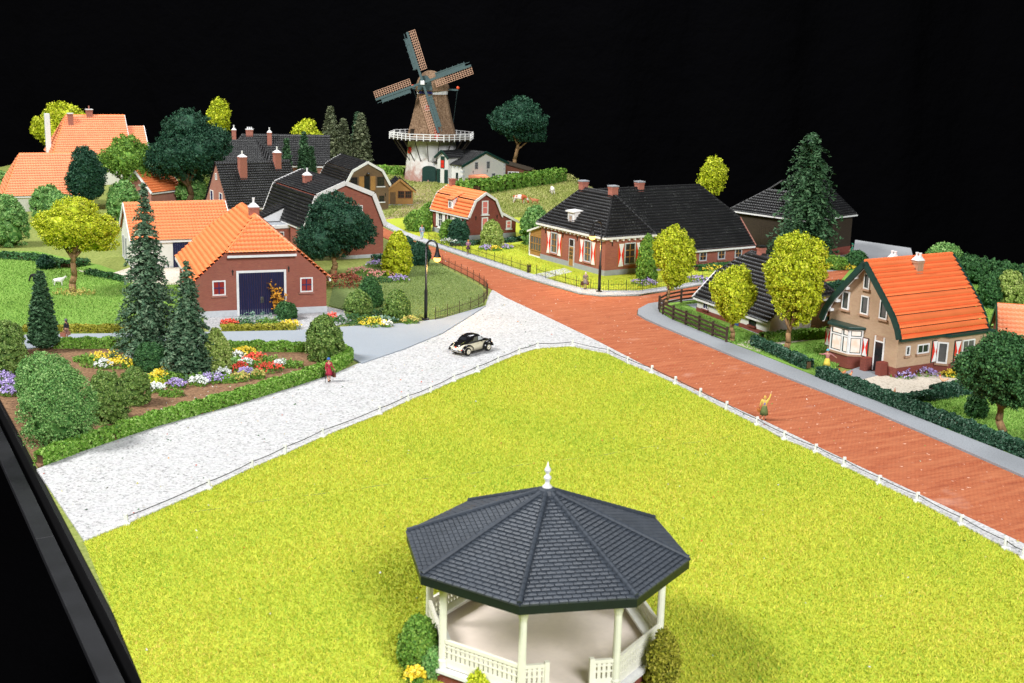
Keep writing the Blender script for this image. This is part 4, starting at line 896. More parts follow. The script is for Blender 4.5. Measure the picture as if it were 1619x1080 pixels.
# ------------------------------------------------------------------ white shed
def white_shed():
    W, D, e, h, r, s, k = 8.6, 11.6, 1.5, 3.55, 5.75, 2.0, 2.07
    t = thing('white_shed', 'low white shed with black roof and brown plank door', 'shed', (22.2, 105.9, .18), R(24.5))
    halfhip(t, W, D, e, h, r, s, k, M['whitebrick'], M['black'], M['ridgeblack']); plinth(t, W, D, .4, M['brickdark'])
    f = Face((0,0,0), (1,0,0), (0,-1,0)); g = Face((0,D,0), (0,-1,0), (-1,0,0))
    boards(t, [((-.34,-.15,1.25),(-.34,D+.15,1.25))], M['white'], .14, .16, 'gutter'); boards(t, [((k-.1,-.5,h-.42),(W-k+.1,-.5,h-.42))], M['white'], .14, .18, 'gutter')
    boards(t, [((-.4,D+.2,1.3),(k,D+.2,h+.1))], M['white'], .12, .3)
    mb = MB(); f.box(mb, 4.1, 4.25, .1, 3.1, 0, .1); f.box(mb, 6.75, 6.9, .1, 3.1, 0, .1); f.box(mb, 4.25, 6.75, 3.0, 3.1, 0, .1); mb.build('door_frame', M['white'], t)
    for u0 in (4.25, 5.51):
        mb = MB()
        for i in range(5): f.box(mb, u0+.248*i, u0+.248*i+.235, .12, 3.0, 0, .06+.006*(i % 2))
        d = mb.build('door', M['plankbrown'], t); mb = MB()
        for z in (.7, 2.5): f.box(mb, u0+(.75 if u0 > 5 else -.05), u0+(1.4 if u0 > 5 else .5), z, z+.09, .06, .1)
        mb.build('strap_hinge', M['ochre'], d)
    window(t, g, 8.6, .55, .95, .75, M['darkwood'], M['glass'], 1, 1, M['brickdark'], .05); window(t, g, 1.1, .5, .85, .85, M['white'], M['bluewin'], 2, 1, M['brickdark'], .08)
    mb = MB(); g.box(mb, 6.1, 7.0, .05, 1.35, 0, .05); mb.build('side_door', plain('bright_blue_paint', (.02,.08,.35), .5), t)
    chimney(t, W/2, D-3.6, r-.7, r+.75, .6, capm=M['iron'], capst='flat', pots=0)
white_shed()
# ------------------------------------------------------------------ tan house
M['litpane'] = None
def _lit():
    n = N('lit_window'); em = n.n('ShaderNodeEmission'); f = n.noise(n.coord(), 1.4, 2); n.l(n.ramp(f, [(.35, (1., .72, .55)), (.6, (1., .9, .8))]), em.inputs[0]); em.inputs[1].default_value = .95
    n.l(em.outputs[0], n.t.nodes['Material Output'].inputs[0]); return n.m
M['litpane'] = _lit()
def tan_house():
    W, D, e, r = 7.3, 8.9, 3.2, 8.4; t = thing('tan_house', 'tan brick house with rounded orange roof, green trim and lit bay window', 'house', (25.55, 99.2, .12), R(-59.0))
    xs = [(-.45, e), (-.18, e+.75), (.35, e+1.6), (W/2-2.2, e+2.85), (W/2, r)]
    prof = xs + [(W-x, z) for x, z in xs[-2::-1]]
    wp = [(0, -.1), (W, -.1), (W, e)] + [(min(W, max(0, x)), z-.05) for x, z in prof[::-1][1:-1]] + [(0, e)]
    MB().prism(wp, 'y', 0, D).build('wall', M['bricktan'], t); plinth(t, W, D, .85, M['brickdark'])
    gv = .4
    for i in range(len(prof)-1):
        (xa, za), (xb, zb) = prof[i], prof[i+1]
        P = [(xa,-gv,za),(xa,D+gv,za),(xb,D+gv,zb),(xb,-gv,zb)] if i < len(xs)-1 else [(xb,-gv,zb),(xb,D+gv,zb),(xa,D+gv,za),(xa,-gv,za)]
        slope(t, P, M['orange_tan'], tw=.26, rh=.45, amp=.03, step=.115)
    ridge(t, (W/2,-gv,r+.05), (W/2,D+gv,r+.05), M['orange_tan'], .18, .35)
    for y in (-gv-.06, D+gv+.06):
        mb = MB()
        for i in range(len(prof)-1): mb.beam((prof[i][0], y, prof[i][1]+.02), (prof[i+1][0], y, prof[i+1][1]+.02), .2, .46)
        mb.build('bargeboard', M['green'], t)
    mb = MB()
    for i in range(len(prof)-1): mb.beam((prof[i][0], -gv+.14, prof[i][1]-.16), (prof[i+1][0], -gv+.14, prof[i+1][1]-.16), .22, .14)
    mb.build('soffit', M['white'], t)
    for q in range(1, 5): 
        x, z = [(.1, e+.9), (.75, e+1.75), (1.6, e+2.9), (2.4, e+3.9)][q-1]
        mb = MB(); mb.box(x-.12, x+.32, -gv, -.02, z-.1, z+.1); mb.build('bracket', M['white'], t)
    boards(t, [((W+.5,-gv,e-.03),(W+.5,D+gv,e-.03)), ((-.5,-gv,e-.03),(-.5,D+gv,e-.03))], M['green'], .22, .24, 'gutter')
    f = Face((0,0,0), (1,0,0), (0,-1,0)); g = Face((W,0,0), (0,1,0), (1,0,0))
    for u, v, w_, h in ((3.35, 6.35, .6, 1.25), (1.25, 4.35, .75, 1.45), (3.25, 4.35, .8, 1.45), (5.2, 4.35, .8, 1.45)):
        fr = window(t, f, u, v, w_, h, M['white'], M['glassgrey'], 1, 1, M['chimtan'], .1); mb = MB(); m = .1
        f.box(mb, u+m, u+m+.05, v+m, v+h-m, .02, .075); f.box(mb, u+w_-m-.05, u+w_-m, v+m, v+h-m, .02, .075); f.box(mb, u+m, u+w_-m, v+m, v+m+.05, .02, .07); f.box(mb, u+m, u+w_-m, v+h-m-.05, v+h-m, .02, .07); mb.build('casement', M['green'], fr)
    # bay window
    by = -.85; B = [(.45,0),(1.1,by),(3.1,by),(3.75,0)]
    MB().prism(B, 'z', -.05, .95).build('bay_base', M['brickdark'], t); B2 = [(.38,0),(1.05,by-.1),(3.15,by-.1),(3.82,0)]
    MB().prism(B2, 'z', .95, 1.1).build('bay_sill', M['chimtan'], t); MB().prism([(.2,0),(.95,by-.3),(3.25,by-.3),(4.0,0)], 'z', 3.12, 3.34).build('bay_roof', M['green'], t, bevel=.04)
    for (a, b) in zip(B, B[1:]):
        A_, B_ = Vector((*a, 0)), Vector((*b, 0)); L = (B_-A_).length; u = (B_-A_)/L; fb = Face(A_, u, (u.y, -u.x, 0) if u.cross(Vector((0,0,1))).dot(Vector((0,-1,0))) >= 0 else (-u.y, u.x, 0))
        mb = MB(); fb.box(mb, 0, .13, 1.1, 3.12, -.12, .03); fb.box(mb, L-.13, L, 1.1, 3.12, -.12, .03); fb.box(mb, .13, L-.13, 1.1, 1.2, -.12, .025); fb.box(mb, .13, L-.13, 3.0, 3.12, -.12, .025); fb.box(mb, .13, L-.13, 2.42, 2.54, -.12, .025)
        nm = 1 if L > 1.5 else 0
        if nm: fb.box(mb, L*.64-.07, L*.64+.07, 1.2, 3.0, -.12, .02)
        wn = mb.build('window', M['white'], t)
        mb = MB(); fb.box(mb, .12, L-.12, 1.18, 3.02, -.1, -.07); mb.build('pane', M['litpane'], wn, label='warm lit bay window pane')
        mb = MB()
        for x0, x1 in (((.13, L*.64-.07), (L*.64+.07, L-.13)) if nm else ((.13, L-.13),)):
            for z0, z1 in ((1.2, 2.42), (2.54, 3.0)):
                fb.box(mb, x0, x0+.05, z0, z1, -.07, .0); fb.box(mb, x1-.05, x1, z0, z1, -.07, .0); fb.box(mb, x0+.05, x1-.05, z0, z0+.05, -.07, -.004); fb.box(mb, x0+.05, x1-.05, z1-.05, z1, -.07, -.004)
        mb.build('casement', M['green'], wn)
    for (u, ang) in ((.0, 0), (3.8, 0)): shutter(t, f, u-.25 if u < 1 else u, 1.05, .6, 1.5, M['green'])
    mb = MB(); f.box(mb, 4.85, 5.95, .15, 3.0, -.01, .02); pz = mb.build('porch_recess', M['chimtan'], t); mb = MB(); f.box(mb, 5.1, 5.9, .2, 2.5, .0, .06); d = mb.build('door', M['glass'], t)
    mb = MB(); f.box(mb, 5.0, 5.1, .2, 2.95, .0, .09); f.box(mb, 5.9, 6.0, .2, 2.95, 0, .09); f.box(mb, 5.1, 5.9, 2.5, 2.6, 0, .085); mb.build('door_frame', M['white'], d)
    for u in (4.35, 5.95): mb = MB(); f.box(mb, u, u+.55, 0, 1.15, 0, .75); mb.build('porch_pier', M['brickdark'], t, bevel=.03)
    # long side
    window(t, g, .85, 1.75, .45, .75, M['white'], M['glass'], 1, 1, M['chimtan'], .09); window(t, g, 2.1, 1.75, 1.3, .75, M['white'], M['glass'], 2, 1, M['chimtan'], .09)
    mb = MB(); mb.prism([(W,4.2),(W+.75,4.9),(W+.75,D+.6),(W,D+.6)], 'z', -.05, 3.0); mb.build('side_bay', M['bricktan'], t)
    mb = MB(); mb.prism([(W,4.15),(W+.79,4.86),(W+.79,D+.64),(W,D+.64)], 'z', -.05, .85); mb.build('side_bay_plinth', M['brickdark'], t); MB().prism([(W-.05,3.9),(W+1.0,4.75),(W+1.0,D+.9),(W-.05,D+.9)], 'z', 3.0, 3.2).build('side_bay_roof', M['green'], t)
    u = Vector((.75,.7,0)).normalized(); fb = Face((W,4.2,0), u, (u.y,-u.x,0)); window(t, fb, .15, .85, .8, 1.7, M['white'], M['glassgrey'], 1, 1, M['chimtan'], .12)
    shutter(t, g, 3.75, .9, .75, 1.75, M['green']); g2 = Face((W+.75,4.9,0), (0,1,0), (1,0,0)); shutter(t, g2, .5, .9, .75, 1.75, M['green']); window(t, g2, 1.4, .9, 1.4, 1.7, M['white'], M['glassgrey'], 2, 1, M['chimtan'])
    chimney(t, W/2+.75, 4.6, r-1.6, r+.05, .64, M['chimtan'], capst='cone', pots=2); chimney(t, W/2-1.6, 4.4, r-2.4, r-.15, .64, M['chimtan'], capst='cone', pots=2)
tan_house()
def edge_house():
    p = G(1581, 531, 2.0); t = thing('edge_house', 'low brick house with orange roof and green bargeboard at right edge', 'house', (p.x, p.y, .1), R(-14)); W, D, e, r = 7, 4.6, 1.95, 4.0
    gable_x(t, W, D, e, r, M['brickdark'], M['orange_pale'], M['orange_tan'], verge=M['green']); f = Face((0,D,0), (0,-1,0), (-1,0,0)); window(t, f, 2.5, 1.7, .55, .8, M['white'], M['glass'], 1, 1, M['white'])
    chimney(t, 2.3, D/2, r-.5, r+.45, .5, M['brickdark'])
edge_house()
# ------------------------------------------------------------------ buildings at back left and back right
def back_left():
    t = thing('black_roofed_house', 'pinkish brick house with steep black roof and two tall chimneys', 'house', (-38.64, 168.58, 0), R(33)); W, D, e, r = 10.5, 8.8, 2.2, 7.6
    gable_x(t, W, D, e, r, M['brickpink'], M['black'], M['ridgeblack']); f = Face((0,D,0), (0,-1,0), (-1,0,0))
    for u in (1.8, 5.4): window(t, f, u, 1.7, 1.15, 2.0, M['white'], M['bluewin'], 2, 3, M['white'], .1, .05, M['bluewin'])
    window(t, f, 4.05, 5.3, .6, .9, M['white'], M['bluewin'], 1, 1, None, .1)
    chimney(t, 3.2, D/2-1.4, r-2.6, r+.9, 1.0, M['chimbrick']); chimney(t, 8.6, D/2-.6, r-1.8, r+1.3, .9, M['chimbrick'])
    a = G(352, 258, 4.0)
    t = thing('dark_hipped_house', 'far black-roofed house with white eaves behind the tall chimneys', 'house', (a.x, a.y, 0), R(8)); W, D, e, r = 17.5, 9, 4.0, 8.4
    gable_x(t, W, D, e, r, M['brickpink'], M['black'], M['ridgeblack'], hipL=3.0, hipR=0)
    slope(t, [(-.6,-3.2,3.6),(7.4,-3.2,3.6),(5.4,2.5,7.6),(1.2,2.5,7.6)], M['black']); slope(t, [(7.4,-3.2,3.6),(7.6,1.2,5.2),(5.4,2.5,7.6)], M['black']); ridge(t, (7.4,-3.2,3.6), (5.4,2.6,7.6), M['ridgeblack'], name='hip_tiles')
    MB().box(-.2, 7.0, -2.8, .1, -.1, 3.6).build('wing_wall', M['brickpink'], t); boards(t, [((-.6,-3.25,3.6),(7.4,-3.25,3.6))], M['white'], .16, .3, 'gutter')
    chimney(t, 1.6, 4.6, 7.0, 9.2, .7); chimney(t, 4.2, 4.6, 7.6, 9.3, 1.15, pots=3, capst='flat'); chimney(t, 7.6, 3.0, 6.4, 9.0, .75)
    t = thing('orange_hipped_house', 'low house with broad dusty orange hipped roof at the left edge', 'house', (-70.35, 173.1, 0), R(25)); W, D, e, r = 11.0, 11.4, 2.4, 7.4
    gable_x(t, W, D, e, r, M['offwhite'], M['orange_pale'], M['orange'], hipL=2.4)
    f = Face((0,0,0), (1,0,0), (0,-1,0)); window(t, f, 7.5, .9, 1.2, 1.2, M['white'], M['glass'], 2, 1, M['white'])
    t = thing('orange_villa', 'tall white villa with orange roof and white outside chimney, far left', 'house', (-75.3, 205.7, 0), R(26)); W, D, e, r = 11.9, 11.0, 5.2, 11.0
    gable_x(t, W, D, e, r, M['offwhite'], M['orange_pale'], M['orange'], hipL=2.7, verge=M['white'])
    MB().box(-.75, .05, D/2-.9, D/2+.3, -.1, 11.4).build('outside_chimney', M['white'], t, bevel=.05); chimney(t, 3.2, D/2-1.3, r-1.6, r+.4, .8, M['chimbrick'], capst='flat', pots=0); chimney(t, 6.4, D/2, r-.6, r+1.0, 1.0, M['chimbrick'], capst='flat', pots=1, potm=M['chimbrick'])
    f = Face((0,D,0), (0,-1,0), (-1,0,0)); window(t, f, 7.5, 4.0, .8, .6, M['white'], M['glass'], 1, 1)
    MB().box(W+.02, W+3, 1.2, D-1.2, -.1, 5.0).build('annex', M['offwhite'], t); slope(t, [(W+.1,.8,4.9),(W+3.3,.8,4.9),(W+3.3,D/2,9.2),(W+.1,D/2,9.2)], M['orange_pale']); slope(t, [(W+3.3,D-.8,4.9),(W+.1,D-.8,4.9),(W+.1,D/2,9.2),(W+3.3,D/2,9.2)], M['orange_pale'])
    boards(t, [((W+3.35,.8,4.9),(W+3.35,D/2,9.2)), ((W+3.35,D-.8,4.9),(W+3.35,D/2,9.2))], M['white'], .14, .4)
    a = G(262, 345); t = thing('orange_gabled_house', 'small orange roofed house with white gable behind the outbuilding', 'house', (a.x-4.5, a.y+9, 0), R(62)); 
    gable_x(t, 6, 5.5, 2.6, 5.2, M['brickpink'], M['orange'], M['orange'], verge=M['white'])
    a = G(290, 330); 
back_left()
def dark_barn():
    t = thing('dark_barn', 'dark timber barn with black roof behind the spruce at right', 'barn', (27.1, 156.4, 0), R(-47)); W, D, e, r = 10.5, 10.5, 5.1, 8.9
    MB().prism([(0,.9),(W,.9),(W,e),(0,e)], 'y', 0, D).build('wall', M['darkwood'], t); MB().box(-.04, W+.04, -.04, D+.04, -.1, 1.0).build('plinth', M['brickdark'], t)
    slope(t, [(-.4,-.4,e-.2),(W+.4,-.4,e-.2),(W/2+1.5,2.2,r-1.1),(W/2-1.5,2.2,r-1.1)], M['black'])
    for X in (lambda x: x, lambda x: W-x): slope(t, [(X(-.4),-.3,e-.25),(X(-.4),D+.3,e-.25),(X(W/2),D+.3,r),(X(W/2),2.6,r),(X(W/2-1.5),2.2,r-1.1)], M['black'])
    ridge(t, (W/2,2.6,r), (W/2,D+.3,r), M['ridgeblack']); ridge(t, (-.4,-.4,e-.2), (W/2-1.5,2.2,r-1.1), M['ridgeblack'], name='hip_tiles'); ridge(t, (W/2-1.5,2.2,r-1.1), (W/2,2.6,r), M['ridgeblack'], name='hip_tiles')
    boards(t, [((-.4,-.45,e-.2),(W+.4,-.45,e-.2)), ((W+.45,-.4,e-.25),(W+.45,D+.3,e-.25))], M['white'], .14, .18, 'gutter')
    f = Face((0,0,0), (1,0,0), (0,-1,0)); mb = MB()
    for i in range(12): f.box(mb, 4.0+.3*i, 4.28+.3*i, .1, 3.6, 0, .06+.008*(i % 2))
    mb.build('door', M['darkwood'], t)
dark_barn()
# ------------------------------------------------------------------ windmill
def _millwall():
    n = N('weathered_white_brick'); co = n.coord(); sp = n.n('ShaderNodeSeparateXYZ'); n.l(co, sp.inputs[0]); f = n.noise(co, .9, 5, .7)
    a = n.n('ShaderNodeMath', operation='MULTIPLY_ADD'); n.l(sp.outputs[2], a.inputs[0]); a.inputs[1].default_value = -.11; a.inputs[2].default_value = .42
    b = n.n('ShaderNodeMath', operation='ADD'); n.l(a.outputs[0], b.inputs[0]); n.l(f, b.inputs[1])
    col = n.ramp(b.outputs[0], [(.5, (.74,.73,.71)), (.66, (.66,.58,.55)), (.85, (.46,.26,.22))]); n.bump(f, .4, .05); return n.out(col, .85, .2)
def windmill():
    b = G(682, 284); t = thing('windmill', 'thatched tower windmill with white gallery and four lattice sails', 'windmill', (b.x, b.y, 0), R(-3)); o8 = R(22.5)
    def ring(mb, prof, n=8, a0=o8): 
        P = [(r*math.cos(a0+2*math.pi*i/n), r*math.sin(a0+2*math.pi*i/n), z) for r, z in prof for i in range(n)]; m = len(prof)
        mb.add(P, [(j*n+i, j*n+(i+1) % n, (j+1)*n+(i+1) % n, (j+1)*n+i) for j in range(m-1) for i in range(n)] + [tuple(range(n))[::-1], tuple(range((m-1)*n, m*n))]); return mb
    zd = 7.7
    ring(MB(), [(5.0,-.1),(4.75,2.5),(4.5,5),(4.35,zd)], 16).build('tower_base', _millwall(), t, smooth=False)
    ring(MB(), [(4.75,zd+.02),(4.5,zd+.9),(3.95,zd+2.8),(3.5,zd+4.6),(3.1,zd+6.4),(2.75,zd+7.9)]).build('thatched_body', M['thatch'], t)
    ring(MB(), [(2.8,zd+7.75),(2.8,zd+8.35)], 16).build('white_band', M['white'], t)
    # gallery
    Rg = 7.9; g = ring(MB(), [(Rg,zd-.22),(Rg,zd-.02)]).build('gallery_deck', M['darkwood'], t); p8 = [Vector((Rg*math.cos(o8+i*math.pi/4), Rg*math.sin(o8+i*math.pi/4), zd)) for i in range(8)]
    for i in range(8):
        a, c = p8[i], p8[(i+1) % 8]; mb = MB()
        for z in (.12, .5, .95): mb.beam(a + Vector((0,0,z)), c + Vector((0,0,z)), .12, .13)
        for j in range(5): q = a.lerp(c, j/5); mb.box(q.x-.08, q.x+.08, q.y-.08, q.y+.08, zd-.25, zd+1.0)
        mb.build('railing', M['white'], t)
    for i in range(20):
        a = 2*math.pi*i/20; MB().beam((4.5*math.cos(a), 4.5*math.sin(a), 3.6), (7.3*math.cos(a), 7.3*math.sin(a), zd-.2), .12, .14).build('gallery_strut', M['darkwood'], t)
    # doors and little red window shutters
    yaw = R(-18); 
    def face(ang, r): n = Vector((math.sin(ang), -math.cos(ang), 0)); return Face(n*r, (math.cos(ang), math.sin(ang), 0), n)
    f = face(R(2), 4.72); mb = MB(); n = 10; P = [(-1.25,0),(1.25,0),(1.25,2.4)] + [(1.25*math.cos(k*math.pi/n), 2.4+.55*math.sin(k*math.pi/n)) for k in range(1, n)] + [(-1.25,2.4)]
    mb.add([f.p(u,v,.22) for u, v in P] + [f.p(u,v,-.3) for u, v in P], [tuple(range(len(P))), tuple(range(len(P), 2*len(P)))[::-1]] + [(i, (i+1) % len(P), len(P)+(i+1) % len(P), len(P)+i) for i in range(len(P))]); d = mb.build('door', M['green'], t)
    mb = MB(); f.box(mb, -.04, .04, 0, 2.9, .2, .26); f.box(mb, -1.2, 1.2, .6, .7, .2, .25); f.box(mb, -1.2, 1.2, 2.0, 2.1, .2, .25); mb.build('door_batten', M['green'], d)
    for ang, z, h, r in ((-55, 4.9, 1.1, 4.5), (18, zd+.1, 1.9, 4.4)):
        f = face(R(ang), r); mb = MB(); f.box(mb, -.4, .4, z, z+h, -.3, .2); mb.build('red_shutter', M['red'], t)
    f = face(R(-48), 4.4); mb = MB(); f.box(mb, -.3, .3, zd+.3, zd+1.6, -.4, .15); mb.build('hatch', M['darkwood'], t)
    f = face(R(-8), 3.3); window(t, f, -.45, zd+4.9, .9, 1.1, M['white'], M['red'], 2, 2)
    # cap
    zc = zd+8.35; cz = thing('cap', None, None); cz.parent = t; del_ = [cz.pop(k) for k in ('label','category') if k in cz]; cz.location = (0,0,zc); cz.rotation_euler = (0,0,R(-18))
    mb = MB(); nn, mm = 16, 9; V = []
    for j in range(mm+1):
        y = -3.1 + 6.3*j/mm; s = math.sqrt(max(.02, 1-((y-.1)/3.5)**2)); hw = 2.75*s**.6*(1 if y > -2 else 1); ht = 3.7*(.70+.30*math.exp(-((y+1.0)/1.9)**2))*s**.45
        for i in range(nn+1): a = math.pi*i/nn; V.append((hw*math.cos(a), y, ht*math.sin(a)**.85 if math.sin(a) > 0 else 0))
    k = nn+1; mb.add(V, [(j*k+i, j*k+i+1, (j+1)*k+i+1, (j+1)*k+i) for j in range(mm) for i in range(nn)] + [tuple(range(k)), tuple(range(mm*k, (mm+1)*k))[::-1]]); mb.build('cap_thatch', M['thatch'], cz)
    MB().prism([(-1.5,.15),(1.5,.15),(1.1,1.9),(.4,2.7),(-.4,2.7),(-1.1,1.9)], 'y', -3.22, -3.05).build('cap_front', M['sailgreen'], cz)
    MB().prism([(-1.4,-.5),(1.4,-.5),(1.2,.02),(-1.2,.02)], 'y', -2.95, -2.8).build('name_board', M['bluewin'], cz)
    mb = MB(); mb.beam((-4.6,1.2,.25), (4.6,1.2,.25), .3, .3); mb.build('tail_beam', M['sailgreen'], cz)
    for x in (-4.5, 4.5): MB().ball((x,1.2,.62), .3, .3, .28).build('red_knob', plain('orange_red', (.8,.1,.03), .5), cz)
    for x in (-4.4, 4.4): MB().tube((x,1.2,.2), (x*.55,3.4,-8.0), .035).build('tail_pole', M['sailgreen'], cz)
    hub = thing('sail_cross', None, None); hub.parent = t; [hub.pop(k) for k in ('label','category') if k in hub]
    hub.matrix_local = Matrix.Translation((0,0,zc)) @ Matrix.Rotation(R(-18), 4, 'Z') @ Matrix.Translation((0,-4.0,1.45)) @ Matrix.Rotation(R(8), 4, 'Z') @ Matrix.Rotation(R(-5), 4, 'X')
    MB().tube((0,1.6,0), (0,-.4,0), .3, .3, 10).build('windshaft', M['sailgreen'], hub); MB().box(-.36, .36, -.42, .12, -.36, .36).build('poll_end', M['white'], hub, bevel=.05)
    S = MB(); Bo = MB(); La = MB(); L = 9.3
    S.box(-.2, .2, -.15, .15, 0, L)
    Bo.box(-.9, -.21, -.05, .03, 2.6, 8.3); Bo.box(-.7, -.62, -.04, .02, 8.3, 9.2); Bo.box(-.9,-.75,-.12,-.04,2.8,8.1); [Bo.box(-1.05,-.2,-.1,-.05,2.7+1.1*j,2.8+1.1*j) for j in range(6)]
    for j in range(17): z = 2.2 + 7.05*j/16; La.box(.2, 1.5, -.03, .04, z-.035, z+.035)
    for x in (.5, .82, 1.14, 1.47): La.box(x-.035, x+.035, -.045, .05, 2.15, 9.3)
    s0 = None
    for q in range(4):
        if q == 0: s0 = S.build('sail', M['sailgreen'], hub); b0 = Bo.build('sail_board', M['sailgreen'], s0); l0 = La.build('sail_lattice', M['sailwood'], s0); s = s0
        else:
            s = s0.copy(); COL.objects.link(s); s.parent = hub
            for c0 in (b0, l0): c = c0.copy(); COL.objects.link(c); c.parent = s
        s.rotation_euler = (0, R(-20.5 + 90*q), 0)
windmill()
def mill_house():
    t = thing('mill_house', 'white mill house with black roof and dark green trim beside the windmill', 'house', (-9.5, 222.2, 0), R(47)); W, D, e, r = 10.9, 8.6, 3.56, 5.6
    MB().prism([(0,-.1),(W,-.1),(W,e),(W/2,r),(0,e)], 'y', 0, D).build('wall', M['whitebrick'], t); k = (r-e)/(W/2)
    for X in (lambda x: x, lambda x: W-x): slope(t, [(X(-.5),-.3,e-.5*k),(X(-.5),D+.2,e-.5*k),(X(W/2),D+.2,r),(X(W/2),-.3,r)], M['black'])
    boards(t, [((-.5,-.38,e-.5*k+.08),(W/2,-.38,r+.1)), ((W+.5,-.38,e-.5*k+.08),(W/2,-.38,r+.1))], M['green'], .16, .4); ridge(t, (W/2,-.3,r), (W/2,D,r), M['ridgeblack'])
    plinth(t, W, D, .5, M['lightgrey']); f = Face((0,0,0), (1,0,0), (0,-1,0)); g = Face((0,D,0), (0,-1,0), (-1,0,0))
    for u in (3.0, 6.0): window(t, f, u, 2.75, .75, 1.25, M['grey'], M['glass'], 2, 3, None, .08, .05)
    for u in (2.4, 7.4): window(t, f, u, .55, .8, 1.25, M['grey'], M['glass'], 2, 3, None, .08, .05)
    anchors(t, f, [(2.6, 2.3), (6.2, 2.3)])
    for z in (.7, 1.5, 2.3, 3.0):
        for F_, u in ((f, 0), (f, W-.5), (g, D-.5)): mb = MB(); F_.box(mb, u, u+.5, z, z+.35, 0, .05); mb.build('quoin', M['lightgrey'], t)
    # hoist gable on the long side
    c = 4.3; MB().prism([(c-1.4,0),(c+1.4,0),(c+1.4,4.7),(c,5.7),(c-1.4,4.7)], 'x', -.75, 2.5).build('hoist_gable', M['whitebrick'], t)
    for sg in (-1, 1): slope(t, [(-1.1,c+sg*1.75,4.5),(3.6,c+sg*1.75,4.5),(3.6,c,5.8),(-1.1,c,5.8)], M['black'])
    boards(t, [((-1.15,c-1.8,4.55),(-1.15,c,5.9)), ((-1.15,c+1.8,4.55),(-1.15,c,5.9))], M['green'], .14, .36)
    gg = Face((-.75,c+1.4,0), (0,-1,0), (-1,0,0)); mb = MB(); gg.box(mb, .9, 1.9, 2.75, 4.9, 0, .08); d = mb.build('loft_door', M['green'], t)
    for z in (2.9, 3.6): mb = MB(); gg.box(mb, 1.0, 1.8, z, z+.6, .07, .11); mb.build('red_panel', M['red'], d)
    mb = MB(); gg.box(mb, .85, 1.95, .1, 2.6, 0, .05); mb.build('doorway', M['offwhite'], t)
    for u in (.0, 1.95): mb = MB(); gg.box(mb, u, u+.85, .1, 2.6, .02, .14); mb.build('door', M['green'], t)
    for u in (1.4, 7.0): window(t, g, u, 1.2, .5, 1.0, M['green'], M['glass'], 1, 2, None, .07)
    mb = MB(); [g.box(mb, .4+1.0*i, .55+1.0*i, e-.45, e-.2, 0, .4) for i in range(9)]; mb.build('eave_bracket', M['lightgrey'], t)
    a = G(800, 288); s = thing('tarred_shed', 'brown wooden shed with white window behind the mill house', 'shed', (a.x-.5, a.y+3.5, 0), R(-12))
    MB().prism([(0,-.1),(4.6,-.1),(4.6,2.0),(0,3.1)], 'y', 0, 4).build('wall', M['brownwood'], s); MB().hexa([(-.2,-.3,3.1),(4.9,-.3,1.9),(4.9,4.3,1.9),(-.2,4.3,3.1),(-.2,-.3,3.25),(4.9,-.3,2.05),(4.9,4.3,2.05),(-.2,4.3,3.25)]).build('roof', M['darkwood'], s)
    f = Face((0,0,0), (1,0,0), (0,-1,0)); window(s, f, .8, .9, 2.1, .75, M['white'], M['glass'], 3, 1, None, .12, .14)
    a = G(722, 292); s = thing('hay_cart', 'low wooden cart loaded with orange tiles before the mill house', 'cart', (a.x, a.y-1, 0), R(4))
    mb = MB(); mb.box(0, 6.2, 0, 2.6, .6, 1.25); mb.build('cart_body', M['brownwood'], s)
    MB().prism([(.1,1.26),(6.1,1.26),(5.2,1.85),(.7,1.85)], 'y', .15, 2.45).build('load', M['orange_pale'], s, bevel=.15)
    for x in (1.2, 5.0):
        for y in (-.1, 2.7): MB().tube((x,y-.06,.5), (x,y+.06,.5), .55, .55, 14).build('wheel', M['darkwood'], s)
mill_house()
# ------------------------------------------------------------------ trees
YG = 'yellow-green clipped trees'
tree('leafy_tree', 'broad yellow-green tree standing alone on the left lawn', (116,463), (56,312,184,410), M['l_yellow'], 11, YG, 9, 1500, 10, lob=.46, flat=.3, trunk_r=.3)
tree('leafy_tree', 'yellow-green tree behind the tall white villa', (98,262), (54,163,140,240), M['l_yellow'], 12, YG, 8, 800, 9)
tree('leafy_tree', 'tall narrow yellow-green tree behind the big dark tree', (346,262), (329,157,361,214), M['l_yellow'], 13, YG, 6, 420, 9, lob=.5)
tree('leafy_tree', 'round yellow-green tree left of the grey conifers', (485,278), (460,190,509,246), M['l_yellow'], 14, YG, 7, 480, 9)
tree('leafy_tree', 'upright yellow-green tree in front of the farmhouse corner', (1050,487), (1032,357,1098,472), M['l_yellow'], 15, YG, 8, 1200, 10, trunk_r=.16, lob=.5, taper=.45)
tree('leafy_tree', 'smallest yellow-green tree, rounded, before the white shed', (1156,542), (1124,420,1202,520), M['l_yellow'], 16, YG, 8, 1250, 10, trunk_r=.2, lob=.5, taper=.45)
tree('leafy_tree', 'largest yellow-green tree with forked trunk beside the tan house', (1241,563), (1206,368,1314,534), M['l_yellow'], 17, YG, 11, 2100, 10, trunk_r=.24, lob=.46, taper=.5)
tree('leafy_tree', 'narrow yellow-green tree behind the farmhouse roof end', (1122,356), (1105,248,1150,318), M['l_yellow'], 18, YG, 6, 520, 9, lob=.5)
DG = 'dark green broad trees'
tree('leafy_tree', 'largest dark green tree among the houses at upper left', (300,330), (232,173,360,300), M['l_dark'], 21, DG, 9, 1500, 10, bark='barkdark')
tree('leafy_tree', 'dark green columnar tree before the orange hipped roof', (138,348), (103,232,166,330), M['l_dark'], 22, DG, 7, 900, 10, bark='barkdark', lob=.5)
tree('leafy_tree', 'mid green loose tree beside the tall villa', (200,325), (158,214,243,295), M['l_mid'], 23, None, 9, 800, 10)
